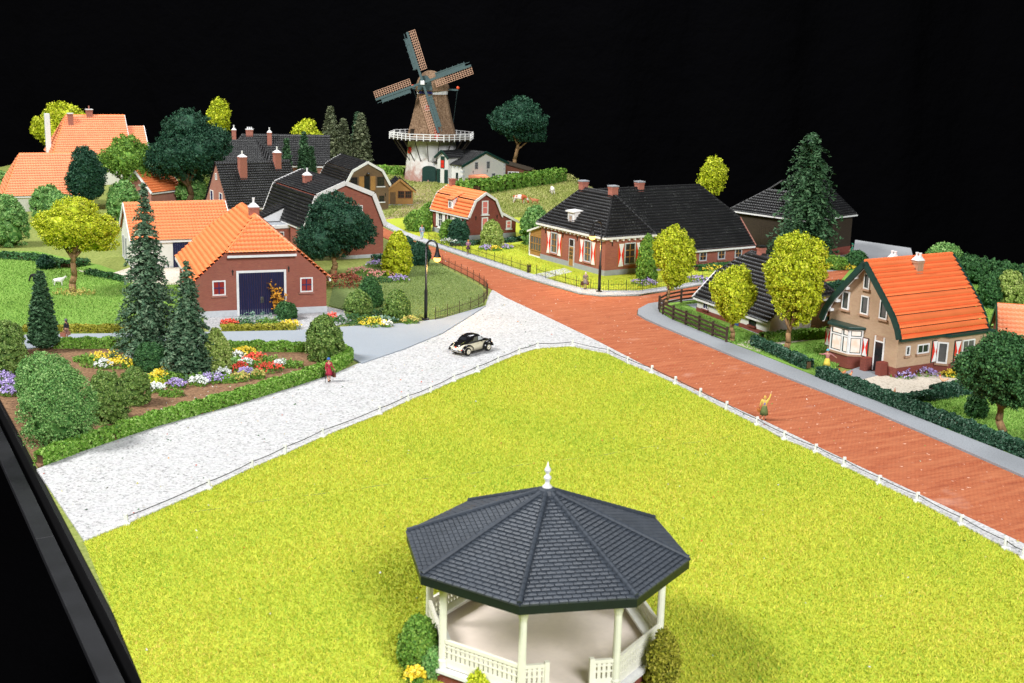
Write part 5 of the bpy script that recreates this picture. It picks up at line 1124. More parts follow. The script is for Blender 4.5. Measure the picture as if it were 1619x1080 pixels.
tree('leafy_tree', 'wide dark green tree in front of the gambrel gable', (527,434), (464,305,593,418), M['l_dark'], 24, DG, 9, 1700, 10, lob=.45)
tree('leafy_tree', 'dark green umbrella-shaped tree standing right of the windmill', (813,272), (775,154,871,236), M['l_dark'], 25, DG, 9, 850, 9, flat=.35, lob=.4)
tree('leafy_tree', 'round deep green tree at the right edge of the garden', (1581,698), (1516,526,1650,652), M['l_deep'], 26, DG, 10, 2000, 10, flat=.2, lob=.45)
CG = 'conifers'
conifer('spruce_tree', 'tall blue-green spruce left of the brick barn', (238,566), 283, 114, M['l_spruce'], 31, CG, 34, 15, 10, power=.95)
conifer('spruce_tree', 'shorter blue-green spruce rising from the flower bed', (300,592), 411, 88, M['l_spruce'], 32, CG, 28, 14, 9, power=.8)
conifer('cypress_tree', 'slim dark cypress by the driveway at far left', (70,556), 428, 46, M['l_spruce2'], 33, CG, 34, 14, 7, droop=-.15, power=.55, jag=.08)
for i, (bx, by, ty, wp, lab) in enumerate([(523,266,168,34,'tallest grey-brown conifer left of the windmill'), (543,264,187,30,'shorter middle grey-brown conifer left of the windmill'), (571,264,178,34,'rightmost grey-brown conifer nearest the windmill')]):
    conifer('conifer_tree', lab, (bx, by), ty, wp, M['l_grey'], 34+i, CG, 26, 12, 6, droop=-.1, power=.6, jag=.08)
for i, (bx, by, ty, wp, lab) in enumerate([(454,306,217,20,'slim green conifer nearest the twin chimneys'), (481,304,206,24,'slim green conifer before the round yellow tree'), (493,302,232,20,'small slim green conifer behind the gambrel ridge'), (565,258,176,22,'green conifer peeping out behind the grey-brown ones')]):
    conifer('conifer_tree', lab, (bx, by), ty, wp, M['l_spruce2'] if i < 3 else M['l_spruce'], 40+i, CG, 24, 11, 6, droop=-.1, power=.6, jag=.1)
conifer('spruce_tree', 'big dark spruce before the dark timber barn at right', (1270,412), 206, 112, M['l_spruce2'], 46, CG, 30, 14, 10, droop=.5, power=.5, jag=.32, bare=.02)
# ------------------------------------------------------------------ shrubs
SH = [
 ('largest bright green rounded shrub at the left board edge', (92,702), 120, 122, 'l_fresh', 0, 420),
 ('bright green shrub just behind the largest rounded one', (74,648), 92, 92, 'l_fresh', 0, 300),
 ('dark olive shrub on soil right of the largest shrub', (172,668), 66, 84, 'l_olive', .25, 280),
 ('smaller dark olive shrub nearest the flowers', (214,640), 50, 58, 'l_olive', .1, 220),
 ('dark olive shrub cut by the left picture edge', (14,596), 62, 76, 'l_olive', .1, 240),
 ('pale olive shrub behind it at the left picture edge', (10,562), 58, 54, 'l_olive', .1, 200),
 ('dark green ball shrub under the spruces', (238,588), 50, 46, 'l_deep', 0, 220),
 ('yellowish oval shrub beside the shorter spruce', (342,590), 44, 70, 'l_pale', .3, 260),
 ('dense olive shrub at the driveway mouth', (513,571), 62, 72, 'l_olive', .3, 320),
 ('big rounded green shrub at far left of the lawn', (14,388), 66, 80, 'l_fresh', .1, 260),
 ('round green shrub below the orange roof edge at far left', (4,320), 42, 48, 'l_fresh', 0, 180),
 ('pale green shrub below the broad orange roof', (76,345), 50, 52, 'l_fresh', .1, 180),
 ('light green shrub behind the lone yellow tree', (98,352), 46, 46, 'l_fresh', .1, 160),
 ('rounded green shrub before the loose green tree', (196,348), 50, 62, 'l_fresh', .1, 220),
 ('small green shrub between outbuilding roof and dark tree', (251,318), 32, 28, 'l_fresh', 0, 120),
 ('pale rounded shrub under the large dark tree', (276,316), 36, 30, 'l_pale', 0, 130),
 ('rounded green shrub left of the pink brick gable', (305,326), 48, 46, 'l_fresh', 0, 170),
 ('pale shrub tucked behind the pink brick gable', (314,305), 36, 34, 'l_pale', 0, 130),
 ('yellow-green cone shrub behind the corner lawn', (628,436), 44, 70, 'l_yellow', .35, 260),
 ('dark green round shrub at the road by the iron railing', (661,420), 34, 36, 'l_dark', 0, 180),
 ('dark green shrub behind the yellow-green cone', (645,414), 26, 38, 'l_dark', .2, 120),
 ('dark green ball shrub in the corner bed', (586,486), 36, 46, 'l_deep', .1, 190),
 ('olive shrub left of the dark ball in the corner bed', (567,503), 42, 42, 'l_olive', .1, 200),
 ('olive shrub with yellow tips nearest the street lamp', (628,506), 40, 46, 'l_olive', .2, 200),
 ('small bright green shrub against the cottage wall', (708,381), 22, 32, 'l_mid', .2, 110),
 ('dark green shrub against the cottage corner', (725,385), 30, 38, 'l_dark', .1, 150),
 ('pale green oval shrub before the cottage gable', (777,393), 34, 44, 'l_pale', .3, 200),
 ('large green shrub between cottage and farmhouse', (846,388), 50, 62, 'l_fresh', .2, 240),
 ('green cone shrub behind the upright yellow tree', (1022,446), 32, 76, 'l_mid', .45, 220),
 ('rounded green shrub on the bank left of the cottage', (662,366), 42, 32, 'l_mid', 0, 200),
 ('green shrub above the road bend left of the cottage', (682,352), 36, 30, 'l_mid', 0, 160),
 ('rounded green shrub behind the tan house ridge', (1490,430), 58, 44, 'l_fresh', 0, 230),
 ('dark green shrub right of the tan house roof', (1532,450), 62, 44, 'l_deep', 0, 230),
 ('dark green shrub at the back right board edge', (1580,452), 60, 36, 'l_deep', 0, 200),
 ('dark cone shrub behind the edge house', (1562,488), 34, 56, 'l_deep', .3, 160),
 ('pale yellow-green shrub behind the edge house chimney', (1594,488), 44, 60, 'l_pale', .1, 200),
 ('dark shrub at the far right picture edge', (1622,470), 44, 44, 'l_deep', 0, 160),
 ('low dark shrub in the planter behind the yellow tree', (1352,424), 34, 26, 'l_deep', 0, 140),
 ('low green shrub left in the planter by the road', (1318,426), 40, 20, 'l_mid', 0, 130),
 ('small dark bush beside the dark hedge at lower right', (1541,664), 32, 40, 'l_deep', 0, 150),
 ('yellow-green bush before the edge house', (1612,512), 44, 26, 'l_yellow', 0, 140),
 ('dark green shrub left of the gazebo', (663,1056), 62, 80, 'l_mid', .15, 300),
 ('small fresh green shrub at the gazebo brick base', (686,1068), 36, 42, 'l_fresh', 0, 170),
 ('yellow-green bush below the gazebo railing', (762,1094), 46, 36, 'l_yellow', .2, 170),
 ('tall yellowish shrub right of the gazebo', (1046,1084), 50, 88, 'l_ohedge', .35, 300),
 ('dark green bush beside the orange-leaved shrub', (452,505), 32, 26, 'l_deep', 0, 130),
 ('tiny dark conifer shrub on the lawn edge far left', (72,425), 22, 20, 'l_dark', .2, 70),
]
for i, (lab, base, wp, hp, m, cone, nc) in enumerate(SH):
    shrub(lab, base, wp, hp, M[m], 100+i, group='garden shrubs', nclus=int(nc*1.5), cone=cone)
def orange_shrub():
    b = G(440, 500); t = thing('orange_shrub', 'orange-leaved shrub before the blue barn doors', 'shrub', b); rng = np.random.default_rng(5); mb = MB(); P = []
    for i in range(9):
        a = rng.uniform(0, 6.28); e = Vector((.75*math.cos(a)*rng.uniform(.5,1), .75*math.sin(a)*rng.uniform(.5,1), rng.uniform(1.9, 3.1))); limb(mb, (0,0,0), e, .05, .015, rng, 4)
        for k in range(42): s = rng.uniform(.25, 1.02); P.append(np.array(e)*s + rng.normal(0, .16, 3))
    leaves_obj('foliage', np.array(P), np.tile([0,-.5,.6], (len(P), 1)), .22, M['l_orange'], t, 3, 1.0); mb.build('stem', M['barkdark'], t)
orange_shrub()
# ------------------------------------------------------------------ hedges
hedge('long bright green hedge along the white gravel at lower left', [(64,736),(130,711),(250,671),(380,635),(470,607),(525,588),(548,573),(549,565)], .85, .8, M['l_hedge'], 61, 150, .15)
hedge('bright green hedge on the driveway side from barn to gravel', [(364,556),(430,557),(490,558),(530,560),(547,565)], .75, .8, M['l_hedge'], 62, 130, .16)
hedge('bright green hedge behind the yellow flowers at left', [(88,552),(150,552),(222,552)], .75, .85, M['l_hedge'], 63, 130, .16)
hedge('low olive hedge between left lawn and driveway', [(40,525),(120,525),(205,525)], .7, .55, M['l_ohedge'], 64, 120, .16)
hedge('low olive hedge in front of the brick barn', [(352,524),(410,523),(466,522)], .7, .5, M['l_ohedge'], 65, 120, .16)
hedge('short dark hedge before the large yellow tree', [(1193,551),(1235,569),(1278,588)], .7, .8, M['l_dhedge'], 66, 150, .16, .2)
hedge('dark hedge from the shed forecourt to the bay window', [(1205,545),(1260,541),(1318,536)], .7, .8, M['l_hedge'], 67, 130, .16, .2)
hedge('long dark hedge along the right pavement', [(1296,600),(1360,626),(1412,646),(1500,680),(1560,704),(1619,727),(1700,760)], .75, .85, M['l_dhedge'], 68, 160, .16, .2)
hedge('dark hedge between pale forecourt and lower right lawn', [(1416,642),(1470,636),(1540,626),(1575,622)], .8, .55, M['l_dhedge'], 69, 130, .17, .2)
hedge('tall dark hedge behind the forecourt hedge', [(1475,633),(1510,628),(1548,622)], .8, .85, M['l_dhedge'], 70, 130, .17, .2)
hedge('lumpy green hedge across the cow meadow', [(722,305),(752,308),(780,303),(820,297),(860,292),(884,287)], 2.4, 2.0, M['l_mid'], 71, 26, .38, 0, lump=.13)
hedge('low green hedge left of the windmill foot', [(598,275),(640,278)], 1.6, 1.5, M['l_hedge'], 72, 26, .36)
hedge('low green hedge behind the tarred shed', [(792,272),(828,274)], 1.5, 1.2, M['l_hedge'], 73, 26, .36)
hedge('low dark hedge at the foot of the cottage wall', [(714,391),(744,390),(770,386)], .7, .6, M['l_dhedge'], 74, 60, .2)
hedge('low dark hedge right of the cottage shrub', [(796,386),(830,381)], .7, .6, M['l_dhedge'], 75, 60, .2)
hedge('dark ground-hugging hedge under the lone yellow tree', [(0,408),(60,412),(105,424),(135,418)], 1.5, .6, M['l_deep'], 76, 45, .22)
hedge('low green planting strip on the pale yard at left', [(140,434),(200,446)], .9, .5, M['l_deep'], 77, 60, .2)
hedge('low dark hedge by the gambrel house wall', [(590,413),(632,411)], .8, .7, M['l_dark'], 78, 60, .2)
hedge('low hedge along the side road behind the shed', [(1296,462),(1345,455)], .8, .8, M['l_dark'], 79, 60, .2)
hedge('dark shrub bank along the back right edge', [(1518,432),(1560,440),(1619,455),(1680,470)], 3.0, 1.8, M['l_deep'], 80, 20, .3, 0, lump=.15)
hedge('low flowering border at the farmhouse side wall', [(1100,430),(1140,426),(1175,424)], .9, .6, M['l_deep'], 81, 60, .2, .1)
# ------------------------------------------------------------------ flowers
FL = [
 ('yellow flower patch nearest the back hedge', (178,571), 60, 'f_yellow'), ('white flowers before the far yellow patch', (164,584), 24, 'f_white'), ('yellow flowers beside the white ones, far bed', (192,582), 44, 'f_yellow'),
 ('white flowers left of the dark ball shrub', (208,573), 20, 'f_white'), ('yellow flowers below the dark ball shrub', (252,602), 24, 'f_yellow'), ('small yellow flowers at the foot of the tall spruce', (264,592), 18, 'f_yellow'),
 ('white flowers right of the smaller olive shrub', (247,622), 22, 'f_white'), ('purple flowers left of the shorter spruce', (279,615), 26, 'f_purple'), ('white flowers at the foot of the shorter spruce', (313,611), 26, 'f_white'),
 ('purple flowers right of the shorter spruce', (338,606), 34, 'f_purple'), ('white flowers right of the purple spruce flowers', (353,598), 18, 'f_white'), ('lilac flowers before the red patch', (391,597), 22, 'f_purple'),
 ('red flowers at the back of the bed', (404,574), 34, 'f_red'), ('largest red flower patch near the hedge', (424,589), 40, 'f_red'), ('red flowers left of the white ones', (379,588), 22, 'f_red'),
 ('white flowers among the red ones', (390,581), 20, 'f_white'), ('white flowers behind the red patch', (376,570), 18, 'f_white'), ('yellow flowers along the driveway hedge', (384,564), 34, 'f_yellow'), ('white flowers at the right end of the bed', (442,583), 16, 'f_white'),
 ('straw-coloured grass tuft before the red flowers', (407,600), 20, 'f_straw'), ('straw-coloured grass tuft by the yellowish shrub', (379,604), 22, 'f_straw'),
 ('lilac flowers at the left board edge, hindmost', (8,604), 24, 'f_purple'), ('lilac flowers at the left board edge, middle', (12,616), 26, 'f_purple'), ('lilac flowers at the left board edge, nearest', (16,627), 26, 'f_purple'),
 ('pink astilbe flowers left behind the corner lawn', (570,434), 36, 'f_pink'), ('pink astilbe flowers right behind the corner lawn', (600,440), 44, 'f_pink'), ('lilac flowers beside the yellow-green cone shrub', (630,446), 26, 'f_purple'), ('lilac flowers under the wide dark tree', (594,422), 24, 'f_purple'),
 ('yellow flowers at the driveway edge of the corner bed', (592,517), 40, 'f_yellow'), ('pale orange flowers nearest the lamp foot', (648,513), 24, 'f_straw'), ('red and yellow flowers by the barn yard', (526,508), 18, 'f_red'), ('white flowers low in the corner bed', (612,519), 16, 'f_white'),
 ('red and yellow flowering bush in front of the barn', (362,518), 24, 'f_red'), ('yellow flowers right of the barn door', (458,520), 28, 'f_yellow'),
 ('purple flowers along the tan house wall, left', (1426,600), 34, 'f_purple'), ('purple flowers along the tan house wall, middle', (1458,596), 36, 'f_purple'), ('yellow flowers at the tan house side bay', (1504,599), 26, 'f_yellow'), ('purple flowers by the second hourglass shutter', (1532,595), 28, 'f_purple'),
 ('lilac flowers under the upright yellow tree', (1018,452), 34, 'f_purple'), ('lilac flowers right of the upright yellow tree', (1104,447), 36, 'f_purple'), ('yellow flowers along the farmhouse side wall', (1128,430), 34, 'f_yellow'),
 ('white flowers at the cottage front', (713,387), 28, 'f_white'), ('lilac flowers left of the oval cottage shrub', (768,397), 18, 'f_purple'), ('lilac flowers right of the oval cottage shrub', (801,395), 18, 'f_purple'), ('yellow flowers under the oval cottage shrub', (784,398), 16, 'f_yellow'),
 ('yellow flowers at the left foot of the gazebo', (656,1082), 26, 'f_yellow'), ('yellow flowers in the planter by the side road', (1336,427), 26, 'f_yellow'), ('lilac flowers at the windmill foot', (628,292), 20, 'f_purple')]
for i, (lab, b, wp, m) in enumerate(FL): flowers(lab, b, wp, M[m], 300+i, dep=.9, nf=60 if wp > 20 else 36, ng=170)
flowers('blue-green spiky grass before the barn door', (405,512), 54, M['l_teal'], 401, M['l_teal'], .8, 30, 260, .6); flowers('dark red-brown shrubbery right of the barn', (545,455), 50, M['l_red'], 402, M['l_red'], 1.2, 120, 260, .6, fs=.2)
flowers('grass tuft before the dark red shrubbery base', (272,628), 34, M['l_mid'], 403, M['l_mid'], .5, 10, 260, .7); flowers('bright grass tufts between purple and straw clumps', (362,606), 30, M['l_mid'], 404, M['l_mid'], .5, 10, 240, .7)
flowers('green ground cover before the far yellow flowers', (150,580), 40, M['l_mid'], 405, M['l_mid'], .5, 10, 260, .8); flowers('green ground cover left of the driveway shrubs', (562,513), 60, M['l_deep'], 406, M['l_deep'], .7, 60, 320, .6); flowers('blue-green ground cover low in the corner bed', (606,512), 40, M['l_teal'], 407, M['l_deep'], .5, 40, 200, .6)
for i, (lab, bx, wp, m) in enumerate([('low green ground cover left of the tall spruce foot', (222,606), 46, 'l_mid'), ('low green ground cover between the two spruces', (268,602), 50, 'l_mid'), ('low green ground cover right of the shorter spruce', (326,604), 46, 'l_mid'), ('low green ground cover among the red flowers', (398,586), 56, 'l_mid'), ('low green ground cover behind the red flowers', (420,576), 50, 'l_mid'), ('low green planting left before the barn door', (378,516), 40, 'l_deep'), ('low green planting right before the barn door', (428,515), 40, 'l_mid'), ('yellow-green low planting at the corner bed front', (585,512), 40, 'l_yellow'), ('dark low planting under the corner bed shrubs', (600,500), 50, 'l_deep'), ('green leaf mass under the pink astilbes', (588,446), 60, 'l_deep'), ('green tufts left of the far yellow flowers', (136,574), 34, 'l_mid'), ('green tufts right of the far yellow flowers', (214,584), 34, 'l_mid'), ('yellow-green tufts below the dark ball shrub', (240,612), 36, 'l_yellow'), ('green tufts right of the purple spruce flowers', (352,606), 36, 'l_mid'), ('green tufts at the right end of the bed', (456,582), 40, 'l_mid'), ('green tufts left of the red flowers', (366,578), 34, 'l_fresh')]):
    flowers(lab, bx, wp, M[m], 420+i, M[m], .45, 60, 300, .6, name='ground_cover', cat='plants')
flowers('dry grass tuft round the lone tree trunk', (118,466), 56, M['f_straw'], 408, M['f_straw'], .5, 20, 200, .5)
# ------------------------------------------------------------------ fences
def poly_len(P): return [0] + list(np.cumsum([(b-a).length for a, b in zip(P, P[1:])]))
def at_len(P, L, s):
    for i in range(len(P)-1):
        if s <= L[i+1] + 1e-9: return P[i].lerp(P[i+1], (s-L[i])/max(1e-9, L[i+1]-L[i]))
    return P[-1].copy()
def iron_fence(label, pts, mat, z=.1, h=1.0, bay=1.9, pick=.27):
    P = [G(*p) for p in smooth_path(pts, 2)]; L = poly_len(P); n = max(1, round(L[-1]/bay)); o = P[0].copy(); o.z = z; t = thing('iron_fence', label, 'fence', o)
    for i in range(n+1):
        q = at_len(P, L, L[-1]*i/n) - P[0]; MB().tube((q.x,q.y,-.05), (q.x,q.y,h*1.18), .035, .03, 6).build('post', mat, t)
    for i in range(n):
        a, b = at_len(P, L, L[-1]*i/n) - P[0], at_len(P, L, L[-1]*(i+1)/n) - P[0]; m = max(2, round((b-a).length/pick)); mb = MB()
        for zz in (.18*h, .72*h): mb.beam(a + Vector((0,0,zz)), b + Vector((0,0,zz)), .03, .035)
        for j in range(1, m): q = a.lerp(b, j/m); mb.beam(q + Vector((0,0,.05)), q + Vector((0,0,h*(1.0 if j % 2 else .9))), .022, .022, up=(1,0,0))
        mb.build('picket_panel', mat, t)
iron_fence('brown iron railing curving round the corner lawn', [(690,417),(712,427),(740,441),(762,453),(771,463),(771,474),(758,486),(737,494),(688,508)], M['rustiron'], .09)
iron_fence('black iron railing along the cottage garden', [(678,383),(700,391),(750,407),(795,421),(836,434)], M['iron'], .14)
iron_fence('black iron railing before the farmhouse, curving into the side road', [(848,438),(886,450),(920,459),(955,463),(1010,462.5),(1060,456),(1110,447),(1150,443)], M['iron'], .14)
def white_fence():
    pts = GREEN_EDGE[1:-1]; b0 = G(*pts[0]); t = thing('post_and_wire_fence', 'low white posts with thin wire edging the big green lawn', 'fence', (b0.x, b0.y, 0)); rng = random.Random(4); tops = []
    for i, p in enumerate(pts):
        q = G(*p) - b0; hh = .62 + rng.uniform(-.06, .06); lx = rng.uniform(-.04, .04); mb = MB(); mb.hexa([(q.x-.11,q.y-.06,-.02),(q.x+.11,q.y-.06,-.02),(q.x+.11,q.y+.06,-.02),(q.x-.11,q.y+.06,-.02),(q.x-.09+lx,q.y-.05,hh),(q.x+.09+lx,q.y-.05,hh),(q.x+.09+lx,q.y+.05,hh),(q.x-.09+lx,q.y+.05,hh)])
        if i % 4 in (0, 1) or i > 20: mb.box(q.x-.2, q.x+.2, q.y-.16, q.y+.1, -.02, .14)
        mb.build('post', M['white'], t); tops.append(Vector((q.x+lx, q.y, hh*.72)))
    mb = MB()
    for a, b in zip(tops, tops[1:]):
        sag = Vector((0,0,-.06)); pr = a
        for k in range(1, 5): s = k/4; e = a.lerp(b, s) + sag*(4*s*(1-s)); mb.tube(pr, e, .028, .028, 5, False); pr = e
    mb.build('wire', M['iron'], t)
white_fence()
def wood_fence():
    pts = [(1104,478),(1070,482),(1044,489),(1040,496),(1056,506),(1087,519),(1118,532),(1148,545)]; P = [G(*p) for p in smooth_path(pts, 2)]; L = poly_len(P); n = 9; o = P[0].copy(); o.z = .2; t = thing('wooden_fence', 'dark brown three-rail wooden fence curving round the shed garden', 'fence', o)
    for i in range(n+1): q = at_len(P, L, L[-1]*i/n) - P[0]; MB().box(q.x-.1, q.x+.1, q.y-.1, q.y+.1, -.1, 1.35).build('post', M['fencewood'], t, bevel=.02)
    for z in (.35, .75, 1.12):
        for i in range(n):
            a, b = at_len(P, L, L[-1]*i/n) - P[0], at_len(P, L, L[-1]*(i+1)/n) - P[0]; MB().beam(a + Vector((0,-.1,z)), b + Vector((0,-.1,z)), .06, .17).build('rail', M['fencewood'], t)
wood_fence()
def field_fence():
    a, b = G(838, 283), G(872, 286); t = thing('field_fence', 'small grey wooden field fence right of the windmill tree', 'fence', a)
    for i in range(5): q = (b-a)*(i/4); MB().box(q.x-.1, q.x+.1, q.y-.1, q.y+.1, 0, 1.3).build('post', M['darkwood'], t)
    for z in (.5, 1.0): MB().beam(Vector((0,0,z)), (b-a) + Vector((0,0,z)), .08, .18).build('rail', M['darkwood'], t)
    g = G(834, 434); t = thing('garden_gate', 'small dark garden gate standing open by the farmhouse path', 'gate', g, R(70)); mb = MB()
    for i in range(6): mb.box(i*.2, i*.2+.05, -.02, .02, .1, 1.0)
    mb.box(0, 1.05, -.03, .03, .2, .26); mb.box(0, 1.05, -.03, .03, .75, .81); mb.build('gate_leaf', M['rustiron'], t); MB().box(-.06, .02, -.05, .05, 0, 1.15).build('gate_post', M['rustiron'], t)
field_fence()
# ------------------------------------------------------------------ street lamps
def _bulb():
    n = N('lamp_glow'); em = n.n('ShaderNodeEmission'); em.inputs[0].default_value = (1, .5, .07, 1); em.inputs[1].default_value = 7; n.l(em.outputs[0], n.t.nodes['Material Output'].inputs[0]); return n.m
M['bulb'] = _bulb()
def street_lamp(label, base, H, rz):
    b = G(*base); b.z = .15; t = thing('street_lamp', label, 'street lamp', b, rz, 'lit street lamps'); s = H/7.2
    MB().lathe([(.34,0),(.34,.1),(.2,.16)], 12).build('foot', M['iron'], t); MB().lathe([(.15,.1),(.15,2.6*s),(.10,2.75*s),(.095,6.5*s)], 10).build('post', M['iron'], t, smooth=True)
    mb = MB(); pr = None; r = .48
    for k in range(9): a = math.pi*k/8; q = Vector((r - r*math.cos(a), 0, 6.5*s + r*1.15*math.sin(a))); pr and mb.tube(pr, q, .09, .09, 8); pr = q
    mb.build('crook', M['iron'], t); z = 6.5*s
    MB().lathe([(.1,.02),(.12,-.1),(.17,-.45),(.26,-.75),(.34,-.95)], 14, (2*r,0,z), cap=False).build('lamp_shade', M['iron'], t)
    MB().ball((2*r,0,z-1.08), .31, .31, .28, 12, 8).build('bulb', M['bulb'], t, smooth=True)
    l = bpy.data.lights.new('lamp_light', 'POINT'); l.energy = 700; l.color = (1, .6, .2); l.shadow_soft_size = .3; lo = bpy.data.objects.new('lamp_light', l); COL.objects.link(lo); lo.parent = t; lo.location = (2*r, 0, z-1.5)
street_lamp('black street lamp with glowing bulb at the corner lawn', (673,508), 7.3, 0); street_lamp('black street lamp with glowing bulb before the farmhouse', (947,464), 7.4, R(195))
# ------------------------------------------------------------------ vintage car
def car():
    a, b = G(724, 578, .1), G(762, 560, .1); ctr = (G(714, 573) + G(764, 560))/2; ang = math.atan2((G(764,556)-G(716,572)).y, (G(764,556)-G(716,572)).x)
    t = thing('vintage_car', 'black and cream vintage car parked on the white gravel', 'car', (-3.25, 98.2, .09), R(50)); t.scale = (.95,)*3    # x = forward
    def loft(st, n=14):
        V = []; 
        for x, hw, z0, z1, p in st:
            for i in range(n+1):
                q = math.pi*i/n; c, s = math.cos(q), math.sin(q); V.append((x, hw*(abs(c)**p)*(1 if c >= 0 else -1), z0 + (z1-z0)*(s**p)))
        k = n+1; m = len(st); return V, [(j*k+i, j*k+i+1, (j+1)*k+i+1, (j+1)*k+i) for j in range(m-1) for i in range(n)] + [tuple(range(k)), tuple(range((m-1)*k, m*k))[::-1]] + [(j*k, (j+1)*k, (j+1)*k+n, j*k+n) for j in range(m-1)]
    V, F = loft([(-2.0,.45,.35,.62,.6),(-1.9,.62,.3,.78,.55),(-1.55,.70,.28,.98,.5),(-1.0,.74,.28,1.06,.45),(-.3,.74,.28,1.08,.42),(.45,.72,.28,1.08,.42),(.9,.60,.3,1.04,.5),(1.4,.48,.32,.98,.55),(1.85,.40,.35,.9,.6),(1.95,.33,.4,.8,.7)])
    bo = MB().add(V, F).build('body', M['carcream'], t, smooth=True)
    V, F = loft([(-1.93,.36,.6,.80,.6),(-1.6,.52,.7,1.03,.55),(-1.2,.60,.8,1.2,.5),(-.95,.64,.9,1.38,.45),(-.6,.66,.9,1.56,.42),(-.1,.66,.9,1.62,.40),(.35,.64,.9,1.58,.40),(.62,.62,.9,1.40,.45),(.78,.58,.9,1.12,.5)]); MB().add(V, F).build('roof', M['carblack'], t, smooth=True)
    V, F = loft([(.75,.56,.7,1.10,.55),(1.3,.44,.7,1.04,.55),(1.85,.34,.6,.93,.6),(1.97,.28,.5,.8,.7)]); MB().add(V, F).build('bonnet', M['carblack'], t, smooth=True)
    for x, w_, r in ((-1.25, .3, .50), (1.3, .3, .48)):
        for sg in (-1, 1):
            mb = MB(); V = []; n = 12
            for i in range(n+1):
                q = math.pi*(i/n*1.02 - .02) ; ex = 1.35 if x < 0 else 1.25
                for (yy, rr) in ((.5, .98), (.66, 1.06), (.82, 1.04), (.88, .9)): V.append((x - ex*r*rr*math.cos(q), sg*yy, .36 + r*rr*math.sin(q)*1.05))
            mb.add(V, [(i*4+j, i*4+j+1, (i+1)*4+j+1, (i+1)*4+j) for i in range(n) for j in range(3)]); mb.build('fender', M['carblack'], t, smooth=True)
            wh = MB().tube((x,sg*.62,.34), (x,sg*.82,.34), .34, .34, 18).build('wheel', M['tyre'], t); MB().tube((x,sg*.78,.34), (x,sg*.845,.34), .22, .21, 16).build('rim', M['carcream'], wh); MB().tube((x,sg*.84,.34), (x,sg*.865,.34), .09, .07, 12).build('hub_cap', M['chrome'], wh)
    for sg in (-1, 1):
        MB().box(-.75, .75, min(sg*.66,sg*.88), max(sg*.66,sg*.88), .22, .32).build('running_board', M['carblack'], t, bevel=.03)
        wn = MB(); wn.add([(-.55,sg*.665,1.12),(.02,sg*.675,1.12),(.02,sg*.655,1.46),(-.4,sg*.645,1.44)], [(0,1,2,3)]); wn.build('side_window', M['glassgrey'], t); wn = MB(); wn.add([(.08,sg*.675,1.12),(.6,sg*.655,1.12),(.45,sg*.64,1.42),(.08,sg*.655,1.46)], [(0,1,2,3)]); wn.build('side_window', M['lightgrey'], t)
        MB().ball((1.75,sg*.52,.86), .16, .14, .15).build('headlight', M['carblack'], t, smooth=True); mb = MB(); mb.box(-.02, .03, min(sg*.74,sg*.77), max(sg*.74,sg*.77), .86, .9); mb.build('door_handle', M['chrome'], t)
    mb = MB(); mb.add([(-1.16,-.33,1.24),(-1.16,.33,1.24),(-.93,.3,1.42),(-.93,-.3,1.42)], [(0,1,2,3)]); mb.build('rear_window', M['glass'], t)
    for x in (-2.08, 2.05): mb = MB(); mb.tube((x,-.72,.45), (x,.72,.45), .055); [mb.box(x-.05, x+.05, y-.04, y+.04, .36, .56) for y in (-.35, .35)]; mb.build('bumper', M['chrome'], t)
    MB().box(-2.06, -2.02, -.22, .22, .5, .62).build('number_plate', M['white'], t); MB().ball((-1.97,.0,.72), .06, .08, .06).build('tail_light', M['red'], t); MB().ball((-1.9,-.62,.55), .05, .06, .06).build('tail_light', M['red'], t)
    for y in (-.34, .34): MB().beam((-1.75,y,.98), (-1.2,y*1.2,1.17), .03, .03).build('chrome_strip', M['chrome'], t)
car()
